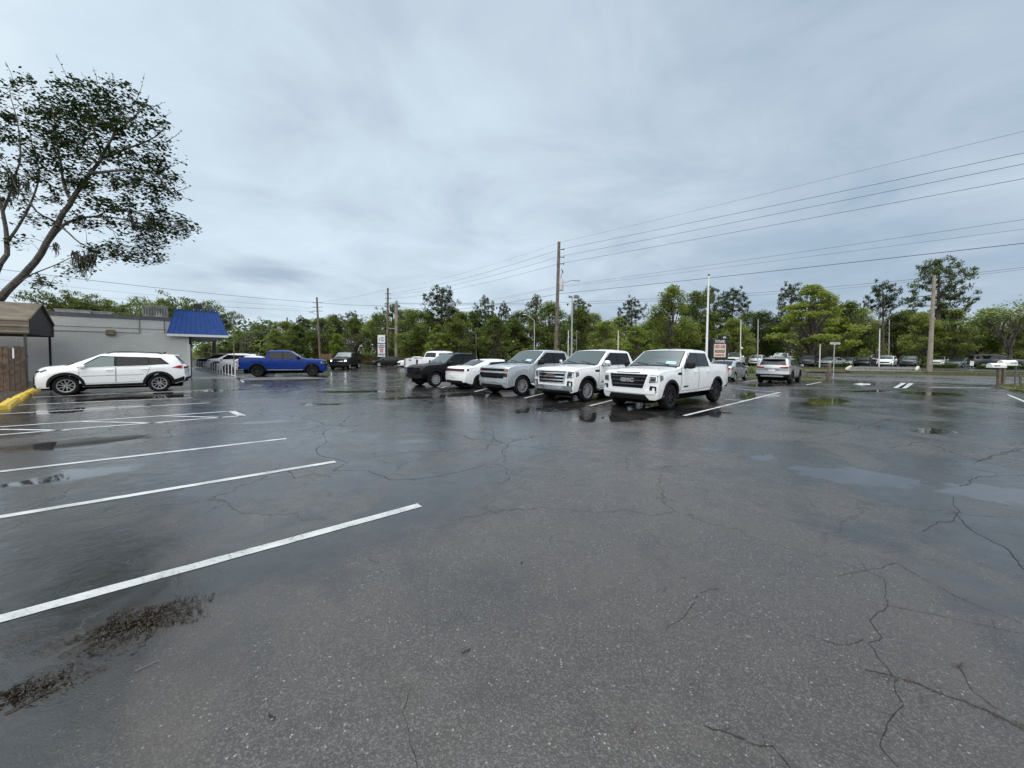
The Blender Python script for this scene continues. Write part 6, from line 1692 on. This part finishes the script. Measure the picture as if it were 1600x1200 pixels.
T = [
 # tall pines that stand out against the sky
 ('pine_tree', 'tallest pine with wide open crown directly behind the bare concrete pole', 'pine', 'pine', 1, 1466, 402, 62, 1.05),
 ('pine_tree', 'slender dark pine just left of the tallest pine', 'pine_flat', 'pine', 2, 1380, 440, 64, .82),
 ('pine_tree', 'dark pine rising behind the bright green tree', 'pine', 'pine', 3, 1232, 441, 66, .8),
 ('pine_tree', 'twin trunked pine right of the flagpole', 'pine_flat', 'pine', 2, 1140, 451, 66, .95),
 ('pine_tree', 'pine crown showing right behind the flagpole', 'pine', 'pine', 1, 1108, 448, 70, .85),
 ('pine_tree', 'small flat topped pine left of the big green tree near the flagpole', 'pine_flat', 'pine', 2, 988, 466, 76, .9),
 ('pine_tree', 'dark pine behind the square floodlight', 'pine', 'pine', 3, 903, 465, 72, .95),
 ('pine_tree', 'grey green pine left of the tall wooden pole', 'pine', 'pine', 1, 836, 461, 80, .8),
 ('pine_tree', 'pine pair standing apart in the gap above the white sedan', 'pine_flat', 'pine', 2, 757, 463, 70, .72),
 ('pine_tree', 'thin pine beside the pine pair above the white sedan', 'pine', 'pine', 3, 786, 472, 74, .7),
 ('pine_tree', 'big dark pine towering above the black pickup', 'pine', 'pine', 1, 688, 447, 66, 1.15),
 ('pine_tree', 'pine behind the wooden pole of the white pylon sign', 'pine', 'pine', 3, 614, 472, 72, 1.0),
 ('pine_tree', 'flat topped pine left of the white pylon sign', 'pine_flat', 'pine', 2, 548, 487, 78, .95),
 ('pine_tree', 'dark pine right of the leaning utility pole', 'pine', 'pine', 1, 528, 491, 82, .9),
 ('pine_tree', 'small pine showing above the blue pickup cab', 'pine_flat', 'pine', 2, 470, 494, 84, .8),
 ('pine_tree', 'lone small pine crown left of the thin far pole', 'pine', 'pine', 3, 428, 503, 86, .7),
 # broadleaf trees
 ('oak_tree', 'broad bright green tree spreading over the cars across the road', 'bright', 'bright', 11, 1268, 446, 58, 1.12),
 ('oak_tree', 'tall green tree between two white pickups and the flagpole', 'oak', 'mid', 12, 1050, 446, 56, .85),
 ('oak_tree', 'green tree filling the space left of the flagpole', 'tall', 'mid', 14, 1087, 458, 60, 1.05),
 ('oak_tree', 'rounded dark tree mass behind the tall wooden pole', 'oak', 'dark', 13, 858, 474, 60, 1.22),
 ('oak_tree', 'dark tree right of the floodlight pole', 'oak', 'dark', 15, 905, 484, 66, 1.0),
 ('oak_tree', 'light green tree between the floodlight pole and nearest pickup', 'oak', 'mid', 12, 948, 501, 56, 1.15),
 ('oak_tree', 'yellow green tree behind the second white pickup cab', 'bright', 'bright', 16, 993, 508, 54, 1.0),
 ('oak_tree', 'green tree behind the small lamp post', 'oak', 'mid', 17, 722, 489, 58, 1.05),
 ('oak_tree', 'yellow green tree right of the small lamp post', 'bright', 'mid', 16, 775, 494, 58, .95),
 ('oak_tree', 'light green tree behind the black pickup cab', 'bright', 'bright', 11, 684, 508, 56, .80),
 ('oak_tree', 'dark green tree right of the concrete pole and pylon sign', 'tall', 'dark', 14, 648, 486, 62, 1.4),
 ('oak_tree', 'very dark tree behind the white pylon sign', 'oak', 'dark', 13, 590, 490, 66, 1.1),
 ('oak_tree', 'dark tree behind the dark green pickup', 'oak', 'dark', 15, 556, 498, 70, 1.0),
 ('oak_tree', 'bright yellow green sapling beside the dark green pickup', 'tall', 'bright', 18, 527, 521, 66, .95),
 ('bare_tree', 'bare grey twiggy tree beside the yellow green sapling', 'bare', 'twig', 21, 545, 516, 64, 1.0),
 ('oak_tree', 'dark tree behind the leaning utility pole', 'tall', 'dark', 14, 503, 498, 74, 1.3),
 ('oak_tree', 'green tree above the hood of the blue pickup', 'oak', 'mid', 17, 462, 508, 70, 1.15),
 ('oak_tree', 'olive green tree above the bed of the blue pickup', 'bright', 'mid', 16, 430, 513, 66, .85),
 ('bare_tree', 'pale twiggy tree right of the blue canopy', 'sparse', 'pale', 22, 388, 508, 60, 1.1),
 ('oak_tree', 'low dark tree seen under the blue canopy edge', 'oak', 'dark', 13, 352, 533, 62, 1.2),
 ('oak_tree', 'low dark tree behind the white railing', 'oak', 'dark', 15, 322, 537, 66, 1.3),
 ('oak_tree', 'green tree behind the dark pylon sign', 'oak', 'mid', 17, 1146, 499, 60, 1.15),
 ('oak_tree', 'darker green tree right of the dark pylon sign', 'oak', 'dark', 13, 1192, 487, 68, 1.0),
 ('oak_tree', 'green tree right of the bright green tree', 'tall', 'mid', 18, 1322, 470, 62, 1.15),
 ('bare_tree', 'leafless pale trunked tree behind the black sedan across the road', 'bare', 'twig', 21, 1368, 480, 60, .9, ),
 ('oak_tree', 'dark tree behind the row of cars facing the driveway', 'oak', 'dark', 15, 1400, 491, 68, 1.2),
 ('oak_tree', 'fresh green tree left of the bare concrete pole', 'oak', 'mid', 12, 1440, 487, 60, 1.0),
 ('oak_tree', 'fresh green tree right of the bare concrete pole', 'bright', 'mid', 11, 1490, 484, 58, .78),
 ('oak_tree', 'dark tree behind the grey green sedan and hedge', 'oak', 'dark', 13, 1527, 501, 66, 1.2),
 ('oak_tree', 'grey barked tree with thin new leaves behind the large SUV', 'sparse', 'pale', 23, 1574, 451, 50, 1.15),
 ('oak_tree', 'dark tree behind the large dark SUV', 'oak', 'dark', 15, 1590, 497, 62, 1.2),
 ('oak_tree', 'green tree at the frame edge beyond the mailboxes', 'oak', 'mid', 17, 1650, 470, 62, 1.2),
 ('oak_tree', 'dark tree standing deep behind the bright green tree', 'oak', 'dark', 13, 1290, 468, 72, 1.2),
 ('oak_tree', 'shadowed tree between the bright green tree and the flagpole', 'oak', 'dark', 15, 1215, 505, 70, 1.2),
 ('oak_tree', 'shadowed tree behind the nearest white pickup roof', 'oak', 'dark', 13, 1020, 500, 70, 1.3),
 ('oak_tree', 'shadowed tree deep behind the white sedan', 'oak', 'dark', 15, 800, 500, 72, 1.3),
 ('oak_tree', 'shadowed tree deep behind the small lamp post', 'tall', 'dark', 14, 742, 500, 70, 1.6),
]
for t in T:
    tree(*t, group=G)

# second rank of the belt
k2 = 0
RANK = ['far round tree in the belt over the %s', 'far olive tree of the belt over the %s', 'far shaded tree deep in the belt over the %s']
SPOT = [(372, 516, 'white cars by the railing'), (410, 508, 'blue pickup bed'), (446, 503, 'blue pickup cab'), (480, 497, 'blue pickup hood'), (520, 494, 'dark green pickup cab'), (575, 486, 'black sedan hood'), (632, 484, 'black sedan trunk'), (668, 486, 'white pickup tailgate'), (705, 482, 'black pickup hood'), (738, 488, 'black pickup bed'), (768, 489, 'white sedan roof'), (815, 487, 'silver pickup windshield'), (880, 490, 'silver pickup bed'), (925, 490, 'second white pickup hood'), (970, 494, 'second white pickup bed'), (1030, 488, 'nearest white pickup hood'), (1075, 478, 'nearest white pickup roof'), (1125, 486, 'black pylon sign'), (1170, 488, 'small silver sedan'), (1250, 480, 'silver SUV'), (1345, 482, 'black sedan across the road'), (1415, 484, 'dark SUV across the road'), (1465, 482, 'hedge by the concrete pole'), (1545, 484, 'large dark SUV tail'), (1612, 486, 'mailboxes')]
for px, yt, wh in SPOT:
    kd, lf, sd_ = (('oak', 'mid', 12), ('oak', 'dark', 17), ('tall', 'mid', 14), ('bright', 'mid', 16), ('oak', 'dark', 13), ('sparse', 'pale', 23), ('oak', 'bright', 19))[k2 % 7]
    tree('oak_tree', RANK[k2 % 3] % wh, kd, lf, sd_, px, yt, 76 + (k2 * 7) % 11, 1.25 if kd != 'bright' else 1.0, group=G); k2 += 1
# tops behind the grey building
for i, (px, yt, Y, kd, lf, sd_, w, lab) in enumerate(((122, 466, 42, 'frond', 'dark', 31, 1.1, 'feathery tree top behind the grey building nearest the carport'), (160, 474, 42, 'frond', 'dark', 31, 1.2, 'spiky tree top above the wall lamp of the grey building'), (193, 482, 44, 'oak', 'dark', 13, .8, 'rounded dark tree top left of the roof unit'),
    (84, 478, 44, 'oak', 'mid', 17, .7, 'round green tree top beside the carport roof'), (247, 474, 44, 'frond', 'dark', 31, .9, 'feathery tree top directly behind the roof unit'), (287, 472, 42, 'frond', 'dark', 31, 1.0, 'feathery tree top behind the blue canopy'), (335, 489, 46, 'frond', 'dark', 31, .9, 'ragged tree top showing past the floodlights'), (222, 490, 46, 'oak', 'dark', 15, .7, 'low dark tree top between the roof unit and wall lamp'), (140, 487, 46, 'oak', 'dark', 13, .9, 'low dark tree top behind the two feathery tops'))):
    tree('feathery_tree' if kd == 'frond' else 'oak_tree', lab, kd, lf, sd_, px, yt, Y, w, group='trees behind the grey building')
# shrubs
SH = [(1448, 'dark clipped shrub at the foot of the concrete pole', 56), (1476, 'dark clipped shrub right of the concrete pole', 56), (1490, 'round dark shrub before the grey green sedan', 55), (1318, 'low dark shrub left of the driveway kerb', 54), (1306, 'low dark shrub behind the street name sign', 54), (1540, 'low dark shrub under the large SUV', 50), (1168, 'tawny shrub between silver sedan and silver SUV', 44), (1176, 'tawny shrub left of the silver SUV tail', 40), (1545, 'small dark shrub left of the mailboxes', 49), (1580, 'small dark shrub right of the mailboxes', 49)]
for px, lab, Y in SH:
    tree('shrub', lab, 'bush', 'dark' if 'dark' in lab else 'pale', 41, px, (567 if Y > 50 else 569) , Y, 1.3, .3 if Y > 46 else 0, 'shrub', 'shrubs along the road')
# clipped hedge by the dark pickup
def hedge(name, lab, p0, p1, h, w, m, seed, n):
    rnd = random.Random(seed); r = empty(name, p0); tag(r, lab, 'hedge'); d = p1 - p0; mb = MB(); L = d.length; s_ = Vector((-d.y, d.x, 0)).normalized()
    for _ in range(n):
        t = rnd.random(); p = d * t + s_ * rnd.uniform(-w, w) / 2 + Vector((0, 0, h * (rnd.random() ** .6) * (1 + .08 * noise.noise((t * L, 1, seed)))))
        leafq(mb, p, rnd.uniform(.09, .17), rnd)
    mb.build('foliage', m, r, None)
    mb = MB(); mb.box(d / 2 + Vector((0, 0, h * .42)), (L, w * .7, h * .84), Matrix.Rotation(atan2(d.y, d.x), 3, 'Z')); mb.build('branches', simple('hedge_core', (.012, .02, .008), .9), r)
a, b = at(478, 560, 63), at(528, 560, 62); a.z = b.z = 0
hedge('hedge', 'low clipped dark hedge left of the dark green pickup', a, b, .75, .9, ML['dark'], 4, 5200)
a, b = at(570, 560, 63), at(584, 560, 63); a.z = b.z = 0
hedge('hedge', 'short low hedge between the dark green pickup and black sedan', a, b, .5, .8, ML['dark'], 5, 1300)
a, b = at(1440, 560, 54), at(1492, 560, 53); a.z = b.z = .38
hedge('hedge', 'dark clipped hedge behind the concrete pole across the road', a, b, .46, .9, ML['dark'], 6, 3600)
a, b = at(1300, 560, 54), at(1328, 560, 54); a.z = b.z = .38
hedge('hedge', 'dark clipped hedge left of the far driveway', a, b, .42, .9, ML['dark'], 7, 2200)
a, b = at(1528, 560, 49), at(1640, 560, 46); a.z = b.z = .38
hedge('hedge', 'dark clipped hedge before the large dark SUV', a, b, .45, .9, ML['dark'], 8, 5000)
# undergrowth below the trees: uncountable mass
rnd = random.Random(12); mb = MB()
for _ in range(26000):
    px = rnd.uniform(290, 1680); Y = rnd.uniform(66, 84) if px < 1130 else rnd.uniform(70, 86)
    p = at(px, 560, Y); hmax = 3.8 + 2.6 * noise.noise((p.x * .12, p.y * .12, 0)) + 1.2 * noise.noise((p.x * .5, p.y * .5, 3))
    if px < 660 and Y < 76: continue
    p.z = max(.1, hmax) * rnd.random() ** .7
    leafq(mb, p, rnd.uniform(.25, .5), rnd)
tag(mb.build('undergrowth', ML['mid'], None, None), 'dark tangled undergrowth below the tree line', 'undergrowth', kind='stuff')
rnd = random.Random(13); mb = MB()
for _ in range(30000):
    px = rnd.uniform(200, 1720); Y = rnd.uniform(92, 125)
    p = at(px, 560, Y); hmax = 9.5 + 3.0 * noise.noise((p.x * .07, p.y * .05, 5)) + 1.8 * noise.noise((p.x * .3, p.y * .2, 8))
    p.z = hmax * rnd.random() ** .65
    leafq(mb, p, rnd.uniform(.45, .85), rnd)
tag(mb.build('far_wood', ML['dark'], None, None), 'far dark wood behind the tree line', 'wood', kind='stuff')

rnd = random.Random(14); mb = MB()  # leaf mass added out of view behind the camera, darkens reflections on the cars
for _ in range(14000):
    a = rnd.uniform(R(185), R(355)); d = rnd.uniform(42, 60)
    p = Vector((cos(a) * d * 1.3, sin(a) * d, 0)); hmax = 9.0 + 3.0 * noise.noise((p.x * .07, p.y * .05, 5))
    p.z = hmax * rnd.random() ** .65
    leafq(mb, p, rnd.uniform(.6, 1.1), rnd)
tag(mb.build('far_wood', ML['mid'], None, None), 'unseen wood added behind the viewer to darken reflections', 'wood', kind='stuff')

# ------------------------------------------------------------------ the old tree at the left with hanging moss
def old_tree():
    rnd = random.Random(51)
    Yt = 21.5
    base = at(-95, 560, Yt); base.z = 0
    r = empty('old_tree', base); tag(r, 'leaning old tree with sparse leaves and hanging grey moss', 'tree')
    tk, cr, ms = MB(), MB(), MB()
    def P(px, py, dy=0): return at(px, py, Yt + dy) - base
    limbs = [
        ([(-95, 620, 0), (-60, 540, 0), (-20, 490, 0), (20, 446, 0), (55, 408, -.2), (90, 352, -.3), (112, 312, -.3), (140, 272, -.4), (158, 248, -.4), (180, 205, -.3), (190, 165, 0)], .26, .03),
        ([(-60, 540, 0), (-30, 470, .6), (2, 412, .8), (10, 380, 1.0), (4, 330, 1.0), (-10, 270, 1.2), (-20, 200, 1.2)], .19, .04),
        ([(20, 446, 0), (60, 425, -.8), (110, 405, -1.2), (150, 395, -1.4)], .045, .010),
        ([(55, 408, -.2), (100, 352, .5), (150, 338, .8), (205, 346, 1.0), (255, 362, 1.2)], .10, .015),
        ([(112, 312, -.3), (100, 290, .8), (95, 250, 1.2), (85, 200, 1.5), (95, 150, 1.5)], .10, .014),
        ([(140, 272, -.4), (190, 268, -1.2), (235, 270, -1.6), (270, 300, -1.8)], .085, .013),
        ([(158, 248, -.4), (200, 232, .2), (240, 215, .4), (262, 195, .4)], .08, .012),
        ([(180, 205, -.3), (215, 180, -.8), (235, 150, -1.0)], .05, .010),
        ([(158, 248, -.4), (150, 210, -1.2), (140, 170, -1.4), (128, 140, -1.4)], .06, .010),
        ([(10, 380, 1.0), (40, 335, 1.5), (60, 280, 1.6), (50, 220, 1.6), (35, 160, 1.6)], .08, .012),
        ([(4, 330, 1.0), (25, 270, -.5), (30, 210, -.8), (15, 140, -.8)], .07, .012),
        ([(90, 352, -.3), (60, 330, -1.0), (30, 300, -1.4), (10, 250, -1.5)], .06, .012),
        ([(90, 352, -.3), (130, 380, -.8), (180, 396, -1.0), (252, 409, -1.0)], .05, .008),
        ([(205, 346, 1.0), (262, 352, .6), (306, 360, .6)], .03, .007),
        ([(150, 338, .8), (190, 320, 1.6), (230, 318, 1.8)], .04, .010),
    ]
    nodes = []
    for pts, r0, r1 in limbs:
        Q = [P(*p) for p in pts]; S = []
        n = len(Q)
        for i in range(n - 1):
            for k in range(4):
                t = k / 4; p0, p1, p2, p3 = Q[max(0, i - 1)], Q[i], Q[i + 1], Q[min(n - 1, i + 2)]
                S.append(.5 * ((2 * p1) + (p2 - p0) * t + (2 * p0 - 5 * p1 + 4 * p2 - p3) * t * t + (3 * p1 - p0 - 3 * p2 + p3) * t ** 3))
        S.append(Q[-1])
        m = len(S)
        S = [p + Vector((noise.noise((i * .4, r0 * 50, 1)), noise.noise((i * .4, r0 * 50, 5)), noise.noise((i * .4, r0 * 50, 9)))) * .10 for i, p in enumerate(S)]
        tk.tube(S, [r0 + (r1 - r0) * (i / (m - 1)) ** .8 for i in range(m)], 9)
        for i, p in enumerate(S[m // 3:]): nodes.append(p)
    # areas (photo survey) where the foliage hangs: ellipses px, py, rx, ry, n
    areas = [(25, 175, 55, 60, 62), (15, 240, 55, 65, 62), (110, 170, 50, 50, 64), (165, 165, 60, 45, 74), (150, 215, 75, 45, 92), (215, 215, 50, 60, 70), (100, 255, 60, 38, 70), (60, 285, 60, 40, 50), (235, 265, 45, 40, 44), (185, 300, 70, 30, 60), (150, 335, 60, 22, 36), (240, 352, 66, 26, 58), (215, 388, 42, 18, 26), (278, 356, 34, 14, 26), (225, 402, 32, 11, 22), (170, 395, 40, 14, 24), (255, 285, 30, 30, 16), (150, 400, 40, 22, 18), (110, 425, 26, 14, 8), (60, 345, 45, 16, 14), (65, 440, 22, 14, 10), (205, 330, 60, 30, 30), (90, 205, 40, 50, 44), (-40, 200, 40, 110, 60), (-70, 300, 50, 60, 40), (250, 310, 40, 30, 16), (35, 375, 25, 14, 6)]
    att = []
    for (x, y, rx, ry, n) in areas:
        for _ in range(n):
            a = rnd.uniform(0, 2 * pi); q = sqrt(rnd.random())
            dy = rnd.gauss(0, 1.1)
            att.append(P(x + rx * q * cos(a), y + ry * q * sin(a), dy))
    att.sort(key=lambda p: min((p - n).length for n in nodes[::3]))
    for p in att:
        b = min(nodes, key=lambda n: (p - n).length + (.25 if n.z > p.z + .2 else 0))
        d = p - b; L = d.length
        m1 = b.lerp(p, .5) + Vector((rnd.gauss(0, .07), rnd.gauss(0, .07), .10)) * min(1.2, L)
        tk.tube([b, m1, p], [min(.028, .010 + L * .010), .009, .004], 4, caps=False)
        if L > .25: nodes.append(m1)
        nodes.append(p)
        for _ in range(rnd.randint(8, 20)):
            o = Vector((rnd.gauss(0, .19), rnd.gauss(0, .19), rnd.gauss(-.02, .12)))
            c = p + o
            a = rnd.uniform(0, 2 * pi); dn = rnd.uniform(-1.0, .25); s = rnd.uniform(.07, .125)
            dd = Vector((cos(a), sin(a), dn)).normalized(); u = dd.cross(Vector((0, 0, 1))).normalized()
            cr.poly([c - dd * s * .8, c - dd * s * .1 + u * s * .75 - Vector((0, 0, .01)), c + dd * s * 1.0, c - dd * s * .1 - u * s * .75 - Vector((0, 0, .01))], 0)
    # bare sprouts at the top
    for (x0, y0, x1, y1) in ((112, 140, 87, 84), (105, 150, 78, 105), (150, 145, 126, 113), (152, 130, 145, 105), (175, 140, 175, 113), (212, 160, 226, 114), (232, 170, 255, 160), (240, 190, 268, 175), (262, 220, 284, 203), (265, 205, 262, 195), (270, 300, 300, 290), (22, 130, 8, 95)):
        a, b = P(x0, y0, rnd.gauss(0, .4)), P(x1, y1, rnd.gauss(0, .4)); m1 = a.lerp(b, .5) + Vector((.06, 0, -.02)); tk.tube([a, m1, b], [.020, .014, .008], 4)
        for _ in range(5):
            c = a.lerp(b, rnd.uniform(.5, 1)) + Vector((rnd.gauss(0, .05), rnd.gauss(0, .05), rnd.gauss(0, .05))); leafq(cr, c, .07, rnd)
    # moss beards
    for (x, y, L, n, w) in ((128, 416, 1.3, 46, .20), (142, 412, 1.1, 34, .14), (118, 408, .8, 20, .12), (238, 360, .8, 30, .14), (22, 300, 1.0, 30, .12), (210, 362, .6, 14, .10), (86, 395, .7, 14, .08), (20, 288, .8, 40, .18), (42, 300, .6, 24, .14), (128, 352, .5, 20, .12), (235, 352, .55, 24, .14), (178, 300, .5, 20, .14), (112, 296, .5, 18, .14), (90, 322, .4, 14, .1), (205, 352, .5, 18, .16), (62, 452, .4, 14, .1), (10, 325, .5, 20, .16), (255, 300, .4, 12, .1)):
        ms = MB()
        for _ in range(n):
            c = P(x, y - 14, -.6) + Vector((rnd.gauss(0, w * .7), rnd.gauss(0, w * .7), rnd.uniform(-.1, .1))); l = L * rnd.uniform(.35, 1.0)
            S = [c + Vector((rnd.gauss(0, .025) * k, rnd.gauss(0, .025) * k, -l * k / 4)) for k in range(5)]
            ms.tube(S, [.030, .028, .022, .015, .006], 4, caps=False)
        ms.build('moss_beard', ML['moss'], r, None)
    tk.build('trunk', simple('old_bark', (.10, .092, .082), .9, var=.45, scale=5, bump=.8, bscale=20), r)
    cr.build('crown', ML['near'], r, None)
old_tree()
